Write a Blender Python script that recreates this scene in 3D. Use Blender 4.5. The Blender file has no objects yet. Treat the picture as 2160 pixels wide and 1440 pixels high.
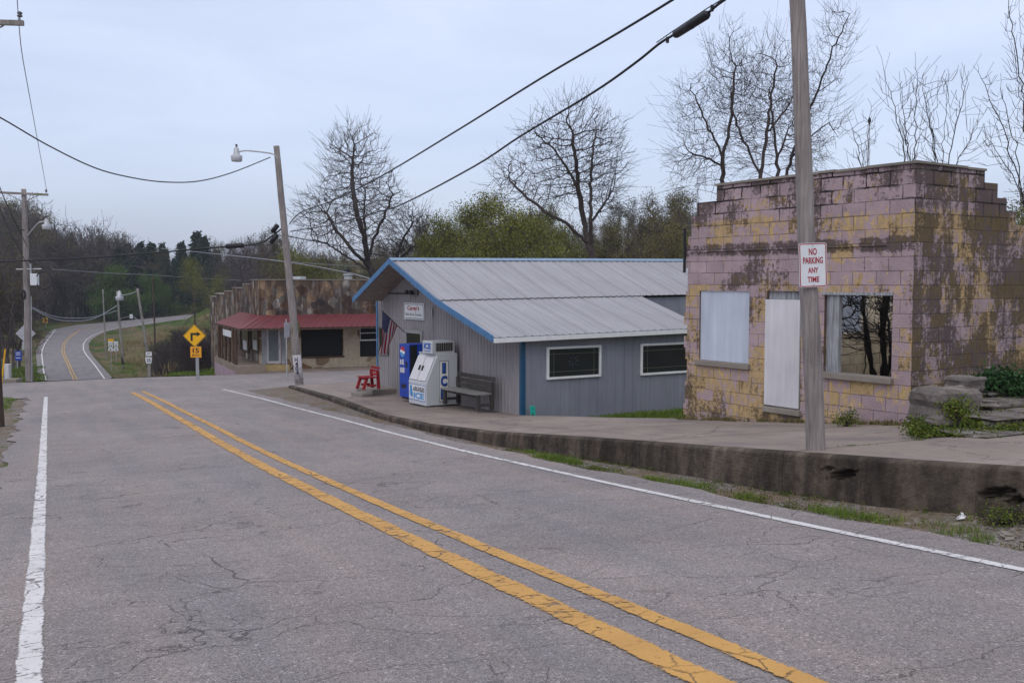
import bpy, bmesh, math, random
import numpy as np
from mathutils import Vector, Matrix
R = math.radians
random.seed(7); rng = np.random.default_rng(7)
SC = bpy.context.scene
COL = SC.collection

# ------------------------------------------------------------------ camera, sky, sun, exposure
EYE = 1.75; F = 2100.0; PITCH = math.atan(125/2100)
cam_d = bpy.data.cameras.new('camera'); cam_d.sensor_width = 36; cam_d.lens = 35
cam_d.clip_start = 0.1; cam_d.clip_end = 3000
cam = bpy.data.objects.new('camera', cam_d); COL.objects.link(cam)
cam.location = (0, 0, EYE); cam.rotation_euler = (R(90)-PITCH, 0, 0)
SC.camera = cam
SC.view_settings.view_transform = 'Standard'; SC.view_settings.look = 'None'
SC.view_settings.gamma = 1; SC.view_settings.exposure = 0.0
SC.render.film_transparent = False
SUN_EL, SUN_AZ = 48, 200
W = bpy.data.worlds.new('World'); SC.world = W; W.use_nodes = True
def build_world():
    nt = W.node_tree; n = nt.nodes; l = nt.links; n.clear()
    out = n.new('ShaderNodeOutputWorld'); add = n.new('ShaderNodeAddShader')
    sky = n.new('ShaderNodeTexSky'); sky.sky_type = 'NISHITA'; sky.sun_disc = False
    sky.sun_elevation = R(SUN_EL); sky.sun_rotation = R(SUN_AZ); sky.air_density = 1.0; sky.dust_density = 2.0
    b1 = n.new('ShaderNodeBackground'); b1.inputs['Strength'].default_value = 0.05
    l.new(sky.outputs[0], b1.inputs[0])
    tc = n.new('ShaderNodeTexCoord'); sep = n.new('ShaderNodeSeparateXYZ'); l.new(tc.outputs['Generated'], sep.inputs[0])
    ramp = n.new('ShaderNodeValToRGB'); l.new(sep.outputs[2], ramp.inputs[0])
    e = ramp.color_ramp.elements
    e[0].position = 0.0; e[0].color = (.36, .405, .545, 1)
    e[1].position = 0.10; e[1].color = (.49, .54, .715, 1)
    for p, c in ((.22, (.585, .635, .80, 1)), (.36, (.66, .70, .86, 1)), (1.0, (.98, .99, 1.06, 1))):
        x = e.new(p); x.color = c
    mp = n.new('ShaderNodeMapping'); mp.inputs['Scale'].default_value = (1.4, 1.4, 5.5); mp.inputs['Rotation'].default_value = (0.1, .16, 0)
    l.new(tc.outputs['Generated'], mp.inputs[0])
    nz = n.new('ShaderNodeTexNoise'); nz.inputs['Scale'].default_value = 2.6; nz.inputs['Detail'].default_value = 6; nz.inputs['Roughness'].default_value = .55
    nz.inputs['Distortion'].default_value = .4
    l.new(mp.outputs[0], nz.inputs[0])
    r2 = n.new('ShaderNodeValToRGB'); l.new(nz.outputs[0], r2.inputs[0])
    r2.color_ramp.elements[0].position = .3; r2.color_ramp.elements[0].color = (.90, .905, .92, 1)
    r2.color_ramp.elements[1].position = .72; r2.color_ramp.elements[1].color = (1.10, 1.085, 1.05, 1)
    mx = n.new('ShaderNodeMix'); mx.data_type = 'RGBA'; mx.blend_type = 'MULTIPLY'; mx.inputs[0].default_value = 1
    l.new(ramp.outputs[0], mx.inputs[6]); l.new(r2.outputs[0], mx.inputs[7])
    b2 = n.new('ShaderNodeBackground'); b2.inputs['Strength'].default_value = 0.97; l.new(mx.outputs[2], b2.inputs[0])
    l.new(b1.outputs[0], add.inputs[0]); l.new(b2.outputs[0], add.inputs[1]); l.new(add.outputs[0], out.inputs[0])
build_world()
sd = bpy.data.lights.new('sun', 'SUN'); sd.energy = 0.55; sd.angle = R(40); sd.color = (1, .96, .9)
so = bpy.data.objects.new('sun', sd); COL.objects.link(so)
so.rotation_euler = (R(90-SUN_EL), 0, R(180-SUN_AZ))

# ------------------------------------------------------------------ measuring helpers
CP, SP = math.cos(PITCH), math.sin(PITCH)
def ray(px, py):
    x, y = (px-1080)/F, (py-720)/F
    return (x, CP-SP*y, -SP-CP*y)
def at(px, py, Y):
    r = ray(px, py); t = Y/r[1]
    return Vector((r[0]*t, Y, EYE+r[2]*t))
AZ = R(-25)
DX, DY = math.sin(AZ), math.cos(AZ)          # along the road
NX, NY = math.cos(AZ), -math.sin(AZ)         # across, to the right
def sl(x, y): return (DX*x+DY*y, NX*x+NY*y)
def xy(s, lat): return (DX*s+NX*lat, DY*s+NY*lat)
RS = [-30, -12, 0, 5, 8, 11, 16, 20, 24, 30, 34, 43, 50, 56, 60, 80, 100, 120, 140, 400]
RZ = [1.6, .75, 0, -.37, -.605, -.83, -1.18, -1.42, -1.63, -1.97, -2.18, -2.72, -3.05, -3.28, -3.65, -5.9, -8.25, -10.05, -10.25, -10.2]
def zr(s): return float(np.interp(s, RS, RZ))
# kerb: s, lateral, bottom, top
KS = [-20, -6, 2, 6.6, 7.9, 9.3, 11.2, 14, 15.2, 17, 20.5, 24.2, 30, 36, 39.5, 41]
KL = [9.2, 9.0, 8.8, 8.5, 8.05, 7.9, 7.95, 7.75, 7.62, 7.5, 7.45, 7.5, 7.9, 8.3, 8.6, 9.2]
KB = [.9, .28, -.22, -.56, -.66, -.77, -.91, -1.11, -1.2, -1.32, -1.53, -1.70, -1.95, -2.25, -2.45, -2.55]
KT = [1.75, .95, .32, -.05, -.14, -.27, -.48, -.75, -.87, -1.06, -1.36, -1.58, -1.80, -2.13, -2.36, -2.5]
def klat(s): return float(np.interp(s, KS, KL))
def kbot(s): return float(np.interp(s, KS, KB))
def ktop(s): return float(np.interp(s, KS, KT))
BS = [-20, 4, 9, 12, 17.3, 19, 22.3, 31, 32, 41]
BL = [13.4, 13.3, 12.9, 12.75, 11.95, 11.4, 10.85, 9.75, 13.4, 13.6]
def blat(s): return float(np.interp(s, BS, BL))
ZBS = [-20, 6.6, 9.3, 11.2, 14, 17, 20.5, 22.5, 25, 28, 31, 35, 41]
ZBZ = [1.75, -.05, -.26, -.5, -.78, -1.07, -1.40, -1.60, -1.66, -1.70, -1.74, -2.05, -2.45]
def zback(s): return float(np.interp(s, ZBS, ZBZ))
def zside(s, lat):
    f = min(1, max(0, (lat-klat(s))/max(.1, blat(s)-klat(s))))
    return ktop(s)*(1-f)+zback(s)*f

# ------------------------------------------------------------------ object helpers
def link(o, parent=None):
    COL.objects.link(o)
    if parent is not None: o.parent = parent
    return o
def tag(o, label=None, cat=None, group=None, kind=None):
    if label: o['label'] = label
    if cat: o['category'] = cat
    if group: o['group'] = group
    if kind: o['kind'] = kind
    return o
def empty(name, loc=(0, 0, 0), rz=0, label=None, cat=None, group=None):
    o = bpy.data.objects.new(name, None); o.empty_display_size = .2
    o.location = loc; o.rotation_euler = (0, 0, rz)
    link(o); return tag(o, label, cat, group)
def copy_thing(o, parent=None):
    c = o.copy(); COL.objects.link(c)
    if parent is not None: c.parent = parent
    for ch in o.children: copy_thing(ch, c)
    return c
class MB:
    def __init__(s): s.v = []; s.f = []; s.uv = []; s.m = []
    def face(s, pts, uv=None, m=0):
        i = len(s.v); s.v += [tuple(p) for p in pts]; s.f.append(tuple(range(i, i+len(pts))))
        s.uv.append(uv); s.m.append(m)
    def box(s, a, b, m=0, mat=None):
        x0, y0, z0 = a; x1, y1, z1 = b
        if x0 > x1: x0, x1 = x1, x0
        if y0 > y1: y0, y1 = y1, y0
        if z0 > z1: z0, z1 = z1, z0
        P = [(x0, y0, z0), (x1, y0, z0), (x1, y1, z0), (x0, y1, z0), (x0, y0, z1), (x1, y0, z1), (x1, y1, z1), (x0, y1, z1)]
        for q in ((0, 1, 5, 4), (1, 2, 6, 5), (2, 3, 7, 6), (3, 0, 4, 7), (4, 5, 6, 7), (3, 2, 1, 0)):
            pts = [P[k] for k in q]
            if q in ((0, 1, 5, 4), (2, 3, 7, 6)): uv = [(p[0], p[2]) for p in pts]
            elif q in ((1, 2, 6, 5), (3, 0, 4, 7)): uv = [(p[1], p[2]) for p in pts]
            else: uv = [(p[0], p[1]) for p in pts]
            if mat is not None: pts = [mat @ Vector(p) for p in pts]
            s.face(pts, uv, m)
    def tube(s, pts, rad, n=8, m=0, cap=True):
        pts = [Vector(p) for p in pts]; k = len(pts)
        if not hasattr(rad, '__len__'): rad = [rad]*k
        base = len(s.v); ref = None; acc = 0
        for i, p in enumerate(pts):
            t = (pts[min(i+1, k-1)]-pts[max(i-1, 0)])
            if t.length < 1e-9: t = Vector((0, 0, 1))
            t.normalize()
            if ref is None:
                ref = t.orthogonal().normalized()
            ref = (ref-t*ref.dot(t))
            if ref.length < 1e-6: ref = t.orthogonal()
            ref.normalize(); b = t.cross(ref)
            for j in range(n):
                a = 2*math.pi*j/n
                s.v.append(tuple(p+(ref*math.cos(a)+b*math.sin(a))*rad[i]))
        L = [0]
        for i in range(1, k): L.append(L[-1]+(pts[i]-pts[i-1]).length)
        for i in range(k-1):
            for j in range(n):
                a = base+i*n+j; b2 = base+i*n+(j+1) % n
                s.f.append((a, b2, b2+n, a+n)); s.m.append(m)
                c = 2*math.pi*rad[0]
                s.uv.append([(c*j/n, L[i]), (c*(j+1)/n, L[i]), (c*(j+1)/n, L[i+1]), (c*j/n, L[i+1])])
        if cap:
            s.f.append(tuple(base+j for j in range(n))[::-1]); s.uv.append(None); s.m.append(m)
            s.f.append(tuple(base+(k-1)*n+j for j in range(n))); s.uv.append(None); s.m.append(m)
    def prism(s, poly, ext, m=0, uvf=None):
        """poly: list of 3D points (planar), ext: extrusion vector"""
        A = [Vector(p) for p in poly]; e = Vector(ext); B = [p+e for p in A]
        s.face(A[::-1], [uvf(p) for p in A[::-1]] if uvf else None, m); s.face(B, [uvf(p) for p in B] if uvf else None, m)
        for i in range(len(A)):
            j = (i+1) % len(A); q = [A[i], A[j], B[j], B[i]]
            s.face(q, [uvf(p) for p in q] if uvf else None, m)
    def lathe(s, c, prof, n=12, axis='z', m=0):
        base = len(s.v)
        for (r, z) in prof:
            for j in range(n):
                a = 2*math.pi*j/n
                s.v.append((c[0]+r*math.cos(a), c[1]+r*math.sin(a), c[2]+z))
        for i in range(len(prof)-1):
            for j in range(n):
                a = base+i*n+j; b = base+i*n+(j+1) % n
                s.f.append((a, b, b+n, a+n)); s.m.append(m); s.uv.append(None)
        s.f.append(tuple(base+j for j in range(n))[::-1]); s.uv.append(None); s.m.append(m)
        s.f.append(tuple(base+(len(prof)-1)*n+j for j in range(n))); s.uv.append(None); s.m.append(m)
    def mesh(s, name, mats, smooth=False, fix=True):
        me = bpy.data.meshes.new(name)
        me.from_pydata(s.v, [], s.f)
        if not isinstance(mats, (list, tuple)): mats = [mats]
        for m in mats: me.materials.append(m)
        uvl = me.uv_layers.new(name='UVMap')
        flat = np.zeros((len(me.loops), 2), dtype=np.float32); k = 0
        for f, u in zip(s.f, s.uv):
            if u is not None: flat[k:k+len(f)] = u
            k += len(f)
        uvl.data.foreach_set('uv', flat.ravel())
        me.polygons.foreach_set('material_index', np.array(s.m, dtype=np.int32))
        if smooth: me.polygons.foreach_set('use_smooth', np.ones(len(s.f), dtype=bool))
        me.update()
        if fix and len(s.f) < 20000:
            bm = bmesh.new(); bm.from_mesh(me); bmesh.ops.remove_doubles(bm, verts=bm.verts, dist=1e-5)
            bmesh.ops.recalc_face_normals(bm, faces=bm.faces); bm.to_mesh(me); bm.free()
        return me
    def build(s, name, mats, parent=None, smooth=False, fix=True, bevel=0):
        o = link(bpy.data.objects.new(name, s.mesh(name, mats, smooth, fix)), parent)
        if bevel:
            b = o.modifiers.new('bevel', 'BEVEL'); b.width = bevel; b.segments = 2; b.limit_method = 'ANGLE'
        return o
def boxobj(name, a, b, mat, parent=None, bevel=0):
    m = MB(); m.box(a, b); return m.build(name, mat, parent, bevel=bevel)
def lettering(text, mat, parent, origin, right, up, w, h, name='lettering', bold=0.0, depth=.004, spacing=1.0):
    cu = bpy.data.curves.new('txt', 'FONT'); cu.body = text; cu.size = 1; cu.offset = bold; cu.extrude = 0; cu.align_x = 'LEFT'; cu.space_character = spacing
    cu.resolution_u = 3
    o = bpy.data.objects.new('txt', cu); me = bpy.data.meshes.new_from_object(o)
    bpy.data.objects.remove(o)
    n = len(me.vertices); co = np.zeros(n*3, dtype=np.float32); me.vertices.foreach_get('co', co); co = co.reshape(-1, 3)
    mn, mxx = co.min(0), co.max(0); sx = w/(mxx[0]-mn[0]); sy = h/(mxx[1]-mn[1])
    right = np.array(Vector(right).normalized()); up = np.array(Vector(up).normalized()); O = np.array(origin)
    lx = (co[:, 0]-(mn[0]+mxx[0])/2)*sx; ly = (co[:, 1]-(mn[1]+mxx[1])/2)*sy
    nrm = np.cross(right, up)
    P = O[None]+lx[:, None]*right[None]+ly[:, None]*up[None]
    me.vertices.foreach_set('co', P.astype(np.float32).ravel()); me.update()
    me.materials.clear(); me.materials.append(mat)
    return link(bpy.data.objects.new(name, me), parent)

# ------------------------------------------------------------------ material helpers
class NT:
    def __init__(s, name):
        s.mat = bpy.data.materials.new(name); s.mat.use_nodes = True
        s.nt = s.mat.node_tree; s.n = s.nt.nodes; s.l = s.nt.links
        s.b = s.n['Principled BSDF']; s.tc = s.n.new('ShaderNodeTexCoord')
    def put(s, sock, v):
        if hasattr(v, 'is_linked') or hasattr(v, 'links'): s.l.new(v, sock)
        else:
            if isinstance(v, (tuple, list)) and len(v) == 3 and sock.type == 'RGBA': v = (*v, 1)
            sock.default_value = v
    def set(s, **k):
        for a, v in k.items(): s.put(s.b.inputs[a.replace('_', ' ')], v)
    def obj(s): return s.tc.outputs['Object']
    def uv(s): return s.tc.outputs['UV']
    def mapv(s, v, scale=(1, 1, 1), rot=(0, 0, 0), loc=(0, 0, 0)):
        m = s.n.new('ShaderNodeMapping'); s.l.new(v, m.inputs[0])
        m.inputs['Scale'].default_value = scale; m.inputs['Rotation'].default_value = rot; m.inputs['Location'].default_value = loc
        return m.outputs[0]
    def noise(s, v, scale, detail=4, rough=.55, dist=0, col=False):
        n = s.n.new('ShaderNodeTexNoise'); s.l.new(v, n.inputs['Vector'])
        n.inputs['Scale'].default_value = scale; n.inputs['Detail'].default_value = detail; n.inputs['Roughness'].default_value = rough; n.inputs['Distortion'].default_value = dist
        return n.outputs['Color' if col else 'Fac']
    def vor(s, v, scale, feature='F1', out='Distance', rnd=1):
        n = s.n.new('ShaderNodeTexVoronoi'); n.feature = feature; s.l.new(v, n.inputs['Vector'])
        n.inputs['Scale'].default_value = scale; n.inputs['Randomness'].default_value = rnd
        return n.outputs[out]
    def ramp(s, v, stops, interp='LINEAR'):
        r = s.n.new('ShaderNodeValToRGB'); s.l.new(v, r.inputs[0]); r.color_ramp.interpolation = interp
        e = r.color_ramp.elements
        while len(e) < len(stops): e.new(.5)
        for i, (p, c) in enumerate(stops):
            e[i].position = p
            if not isinstance(c, (tuple, list)): c = (c, c, c)
            e[i].color = (*c, 1)
        return r.outputs[0]
    def mix(s, f, a, b, mode='MIX'):
        m = s.n.new('ShaderNodeMix'); m.data_type = 'RGBA'; m.blend_type = mode
        s.put(m.inputs[0], f); s.put(m.inputs[6], a); s.put(m.inputs[7], b); return m.outputs[2]
    def math(s, op, a, b=0, clamp=False):
        m = s.n.new('ShaderNodeMath'); m.operation = op; m.use_clamp = clamp
        s.put(m.inputs[0], a); s.put(m.inputs[1], b); return m.outputs[0]
    def sep(s, v):
        m = s.n.new('ShaderNodeSeparateXYZ'); s.l.new(v, m.inputs[0]); return m.outputs
    def bump(s, h, strength=.3, dist=.02, prev=None):
        b = s.n.new('ShaderNodeBump'); b.inputs['Strength'].default_value = strength; b.inputs['Distance'].default_value = dist
        s.put(b.inputs['Height'], h)
        if prev is not None: s.l.new(prev, b.inputs['Normal'])
        s.l.new(b.outputs[0], s.b.inputs['Normal']); return b.outputs[0]
    def vadd(s, v, col, amt):
        a = s.n.new('ShaderNodeVectorMath'); a.operation = 'SUBTRACT'; s.l.new(col, a.inputs[0]); a.inputs[1].default_value = (.5, .5, .5)
        b = s.n.new('ShaderNodeVectorMath'); b.operation = 'SCALE'; s.l.new(a.outputs[0], b.inputs[0]); b.inputs['Scale'].default_value = amt
        c = s.n.new('ShaderNodeVectorMath'); c.operation = 'ADD'; s.l.new(v, c.inputs[0]); s.l.new(b.outputs[0], c.inputs[1]); return c.outputs[0]
def plain(name, c, rough=.6, metal=0, var=.12, scale=6, spec=.4):
    t = NT(name); nz = t.noise(t.obj(), scale, 5)
    t.set(Base_Color=t.mix(1, (*c, 1), t.ramp(nz, [(.25, 1-var*1.6), (.75, 1+var)]), 'MULTIPLY'), Roughness=rough, Metallic=metal, Specular_IOR_Level=spec)
    return t.mat
def m_asphalt(name, base=.185, crack=1.0, tint=(1.0, .955, .985), grain=1.0):
    t = NT(name); u = t.uv()
    g1 = t.noise(u, 95, 3, .7); g2 = t.vor(u, 60, out='Color'); g3 = t.noise(u, .35, 5, .6); g4 = t.noise(u, 2.2, 4, .6)
    big = t.noise(t.mapv(u, (.1, .9, 1)), 1.6, 3)
    c = t.mix(1, tuple(base*x for x in tint), t.ramp(g1, [(.28, 1-.55*grain), (.5, 1.0), (.72, 1+.55*grain)]), 'MULTIPLY')
    c = t.mix(1, c, t.ramp(t.sep(g2)[0], [(0, 1-.28*grain), (.5, 1), (.93, 1+.05*grain), (1, 1+.5*grain)]), 'MULTIPLY')
    c = t.mix(1, c, t.ramp(g3, [(.3, .86), (.7, 1.12)]), 'MULTIPLY')
    c = t.mix(1, c, t.ramp(g4, [(.3, .93), (.7, 1.06)]), 'MULTIPLY')
    c = t.mix(1, c, t.ramp(big, [(.3, (.86, .88, .92)), (.7, (1.10, 1.06, 1.03))]), 'MULTIPLY')
    dist = t.vadd(u, t.noise(u, .9, 3, .55, col=True), .8)
    dist = t.vadd(dist, t.noise(u, 6, 4, .7, col=True), .10)
    e1 = t.vor(t.mapv(dist, (.62, .2, 1)), 1.0, 'DISTANCE_TO_EDGE')
    e2 = t.vor(t.mapv(dist, (1.5, .5, 1), loc=(3, 7, 0)), 1.0, 'DISTANCE_TO_EDGE')
    msk = t.ramp(t.noise(u, .55, 2), [(.36, 0), (.5, 1)])
    k1 = t.ramp(e1, [(0, 1), (.0012, .85), (.0036, 0)])
    k2 = t.math('MULTIPLY', t.ramp(e2, [(0, .8), (.0018, .55), (.005, 0)]), msk)
    k = t.math('MULTIPLY', t.math('MAXIMUM', t.math('MULTIPLY', k1, t.ramp(t.noise(u, .8, 2), [(.36, .12), (.52, 1)])), k2), crack)
    c = t.mix(t.math('MULTIPLY', k, .82), c, (.035, .032, .032))
    t.set(Base_Color=c, Roughness=.88, Specular_IOR_Level=.25)
    b = t.bump(g1, .5, .006); t.bump(t.math('SUBTRACT', 1, k), .6, .012, b)
    return t.mat
def m_paint(name, c, wear, w):
    t = NT(name); u = t.uv(); v = t.sep(u)[1]
    wn = t.noise(u, 14, 6, .7); w2 = t.noise(t.mapv(u, (3, .8, 1)), 5, 5, .65, .6); g = t.noise(u, 110, 3, .7); w3 = t.noise(u, 38, 5, .75); lo = t.noise(u, .6, 4, .6)
    dist = t.vadd(u, t.noise(u, 3, 4, .6, col=True), .3)
    e = t.vor(t.mapv(dist, (2.6, 1.4, 1)), 1.3, 'DISTANCE_TO_EDGE')
    k = t.math('MULTIPLY', t.ramp(e, [(0, 1), (.012, .8), (.025, 0)]), t.ramp(t.noise(u, 1.2, 3), [(.36, 0), (.52, 1)]))
    chip = t.math('MULTIPLY', t.ramp(t.math('ADD', wn, t.math('MULTIPLY', t.math('SUBTRACT', lo, .5), .45)), [(.54, 0), (.63, 1)]), t.ramp(w2, [(.42, 0), (.56, 1)]))
    pits = t.math('MULTIPLY', t.ramp(w3, [(.60, 0), (.68, 1)]), t.ramp(lo, [(.35, .35), (.65, .9)]))
    ed = t.math('MINIMUM', v, t.math('SUBTRACT', w, v)); ed = t.math('SUBTRACT', ed, t.math('MULTIPLY', t.math('SUBTRACT', t.noise(u, 26, 5, .75), .44), .07*w/.13))
    em = t.ramp(ed, [(-.0 if False else 0, 1), (.006, 0)])
    mk = t.math('MAXIMUM', t.math('MAXIMUM', t.math('MULTIPLY', chip, wear), t.math('MULTIPLY', pits, wear*.8)), t.math('MAXIMUM', t.math('MULTIPLY', k, .9), em))
    cc = t.mix(1, c, t.ramp(g, [(.3, .72), (.7, 1.12)]), 'MULTIPLY')
    cc = t.mix(1, cc, t.ramp(t.noise(u, 1.3, 4), [(.3, .84), (.7, 1.06)]), 'MULTIPLY')
    t.set(Base_Color=cc, Roughness=.8, Alpha=t.math('SUBTRACT', 1, mk)); t.bump(g, .35, .005)
    return t.mat
def m_concrete(name, base=(.34, .29, .26), joint=True, dark=.3):
    t = NT(name); u = t.uv(); o = t.obj()
    a = t.noise(u, .5, 6, .62, .4); b = t.noise(u, 7, 5, .65); g = t.noise(u, 70, 3, .7)
    c = t.mix(1, base, t.ramp(b, [(.3, .88), (.7, 1.1)]), 'MULTIPLY')
    c = t.mix(1, c, t.ramp(g, [(.3, .86), (.7, 1.1)]), 'MULTIPLY')
    st = t.ramp(t.noise(t.mapv(u, (.35, 1.0, 1)), 1.1, 6, .6, .5), [(.48, 0), (.66, 1)])
    c = t.mix(t.math('MULTIPLY', st, dark), c, (.11, .10, .105))
    c = t.mix(t.math('MULTIPLY', t.ramp(a, [(.5, 0), (.75, 1)]), .35), c, (.46, .40, .36))
    if joint:
        d = t.vadd(u, t.noise(u, 2.5, 4, .6, col=True), .07)
        s = t.sep(d)
        j = t.math('PINGPONG', s[0], 1.55)
        k = t.ramp(j, [(0, 1), (.012, .9), (.03, 0)])
        e = t.ramp(t.vor(t.mapv(t.vadd(u, t.noise(u, 1.5, 5, .6, col=True), .7), (.3, .4, 1)), 1, 'DISTANCE_TO_EDGE'), [(0, 1), (.004, .7), (.01, 0)])
        k = t.math('MAXIMUM', k, t.math('MULTIPLY', e, .6))
        c = t.mix(t.math('MULTIPLY', k, .8), c, (.05, .045, .035))
        bb = t.bump(t.math('SUBTRACT', 1, k), .5, .02)
    else: bb = None
    t.set(Base_Color=c, Roughness=.9, Specular_IOR_Level=.2); t.bump(g, .3, .006, bb)
    return t.mat
def m_kerb():
    t = NT('kerb_concrete'); u = t.uv(); x = t.sep(u)
    st = t.noise(t.mapv(u, (2.2, .45, 1)), 1.6, 6, .62, .3); b = t.noise(u, 9, 6, .68); g = t.noise(u, 60, 3, .7)
    big = t.noise(t.mapv(u, (1, .3, 1)), .8, 4)
    c = t.ramp(st, [(.25, (.024, .020, .017)), (.48, (.066, .053, .043)), (.62, (.115, .09, .07)), (.8, (.17, .135, .105))])
    c = t.mix(1, c, t.ramp(b, [(.3, .68), (.7, 1.35)]), 'MULTIPLY')
    c = t.mix(1, c, t.ramp(big, [(.35, .7), (.65, 1.3)]), 'MULTIPLY')
    c = t.mix(t.ramp(t.vor(u, 26), [(.0, .7), (.16, 0)]), c, (.22, .19, .16))
    j = t.ramp(t.math('PINGPONG', x[0], 1.55), [(0, 1), (.012, 0)])
    c = t.mix(t.math('MULTIPLY', j, .8), c, (.015, .013, .012))
    t.set(Base_Color=c, Roughness=.93, Specular_IOR_Level=.15)
    bb = t.bump(b, .8, .04); t.bump(g, .4, .01, bb); return t.mat
def m_block(name, ochre=.5, stain=.2, rowdark=True):
    """painted concrete blocks: mauve paint peeling to ochre, dark run-off stains"""
    t = NT(name); u = t.uv(); x = t.sep(u)
    br = t.n.new('ShaderNodeTexBrick'); ud = t.vadd(u, t.noise(u, 4, 3, .6, col=True), .018); t.l.new(ud, br.inputs['Vector'])
    for k, v in (('Scale', 1), ('Mortar Size', .007), ('Mortar Smooth', .3), ('Bias', 0), ('Brick Width', .47), ('Row Height', .232)): br.inputs[k].default_value = v
    br.inputs['Color1'].default_value = (0, 0, 0, 1); br.inputs['Color2'].default_value = (1, 1, 1, 1); br.inputs['Mortar'].default_value = (.5, .5, .5, 1)
    pb = t.sep(br.outputs[0])[0]; mort = br.outputs['Fac']
    b2 = t.n.new('ShaderNodeTexBrick'); t.l.new(t.vadd(u, t.noise(u, 6, 4, .7, col=True), .05), b2.inputs['Vector'])
    for k, v in (('Scale', 1), ('Mortar Size', .020), ('Mortar Smooth', .4), ('Brick Width', .47), ('Row Height', .232)): b2.inputs[k].default_value = v
    wide = b2.outputs['Fac']
    n1 = t.noise(u, 1.1, 4, .6, .3); n2 = t.noise(t.mapv(u, (1.6, .8, 1)), 7, 8, .72, .4); n3 = t.noise(u, 45, 4, .7)
    # share of bare ochre: each block differs, more at the foot of the wall and in patches
    hgt = t.ramp(t.math('DIVIDE', x[1], 4.4), [(0, .52), (.10, .55), (.33, .30), (.52, .42), (.60, .18), (.68, .34), (.745, .60), (.80, .56), (.83, .16), (1, .10)])
    q = t.math('ADD', t.math('MULTIPLY', pb, .17), t.math('MULTIPLY', n1, .50))
    q = t.math('ADD', q, t.math('MULTIPLY', n2, .88)); q = t.math('ADD', q, t.math('MULTIPLY', t.math('SUBTRACT', n3, .5), .28)); q = t.math('ADD', q, t.math('MULTIPLY', hgt, .38)); q = t.math('ADD', q, ochre-.5)
    peel = t.ramp(q, [(.935, 0), (.99, 1)])
    mauve = t.mix(1, (.42, .315, .335), t.ramp(t.noise(u, 2.5, 5), [(.3, .84), (.7, 1.14)]), 'MULTIPLY')
    mauve = t.mix(1, mauve, t.ramp(pb, [(0, .90), (1, 1.1)]), 'MULTIPLY')
    och = t.mix(t.noise(u, 3, 4), (.54, .36, .16), (.47, .35, .20)); och = t.mix(1, och, t.ramp(n2, [(.35, .7), (.7, 1.25)]), 'MULTIPLY')
    c = t.mix(peel, mauve, och)
    c = t.mix(t.math('MULTIPLY', t.ramp(n3, [(.62, 0), (.72, 1)]), t.ramp(t.noise(u, 5, 4), [(.5, 0), (.62, .55)])), c, (.62, .56, .52))
    fine = t.ramp(n3, [(.3, .74), (.7, 1.16)]); c = t.mix(1, c, fine, 'MULTIPLY')
    # dark algae: broad blotches, block by block, with run-down streaks
    sk = t.noise(t.mapv(u, (2.4, .5, 1)), 1.5, 7, .68, .4); sb = t.noise(u, .62, 3, .6, .6)
    s = t.math('ADD', t.math('MULTIPLY', sk, .6), t.math('MULTIPLY', sb, .85)); s = t.math('ADD', s, t.math('MULTIPLY', t.math('SUBTRACT', n3, .5), .45)); s = t.math('ADD', s, t.math('MULTIPLY', t.math('SUBTRACT', t.noise(u, 14, 5, .7), .5), .5)); s = t.math('ADD', s, t.math('MULTIPLY', n2, .35)); s = t.math('ADD', s, t.math('MULTIPLY', pb, .12)); s = t.math('ADD', s, stain-.2)
    if rowdark:
        band = t.ramp(t.math('DIVIDE', x[1], 4.4), [(.645, 0), (.66, .20), (.70, .20), (.715, 0), (.80, 0), (.93, .07), (1, .15)])
        s = t.math('ADD', s, band)
    sm = t.ramp(s, [(.93, 0), (1.03, .62), (1.17, .95)])
    c = t.mix(sm, c, t.mix(.16, t.mix(n2, (.022, .018, .018), (.070, .052, .038)), c))
    moss = t.math('MULTIPLY', t.ramp(t.noise(u, 1.4, 5, .65), [(.56, 0), (.7, 1)]), peel)
    c = t.mix(t.math('MULTIPLY', moss, .55), c, (.13, .085, .025))
    topm = t.ramp(t.math('DIVIDE', x[1], 4.4), [(.80, .8), (.9, 1)])
    mk = t.math('MULTIPLY', mort, t.math('MULTIPLY', topm, t.ramp(t.noise(u, 2.2, 3), [(.34, .35), (.54, 1)])))
    c = t.mix(t.math('MULTIPLY', mk, .93), c, (.02, .017, .016))
    wk = t.math('MULTIPLY', wide, t.math('MULTIPLY', t.ramp(t.math('DIVIDE', x[1], 4.4), [(.76, 0), (.86, 1)]), t.ramp(t.noise(u, 1.3, 4), [(.46, 0), (.58, 1)])))
    c = t.mix(wk, c, (.018, .015, .014))
    t.set(Base_Color=c, Roughness=.9, Specular_IOR_Level=.2)
    b = t.bump(mort, -.55, .03); b = t.bump(n2, .6, .03, b); t.bump(n3, .6, .012, b)
    return t.mat
def m_siding(name, c, rust=.25):
    t = NT(name); u = t.uv()
    st = t.noise(t.mapv(u, (3, .25, 1)), 2, 5, .6); a = t.noise(u, .8, 4)
    cc = t.mix(1, c, t.ramp(st, [(.3, .86), (.7, 1.1)]), 'MULTIPLY'); cc = t.mix(1, cc, t.ramp(a, [(.3, .88), (.7, 1.08)]), 'MULTIPLY')
    r = t.math('MULTIPLY', t.ramp(t.noise(t.mapv(u, (6, 2, 1)), 4, 6, .7), [(.66, 0), (.74, 1)]), rust)
    cc = t.mix(r, cc, (.18, .09, .05))
    t.set(Base_Color=cc, Roughness=.5, Specular_IOR_Level=.4); t.bump(t.noise(u, 5, 3), .12, .01); return t.mat
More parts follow.
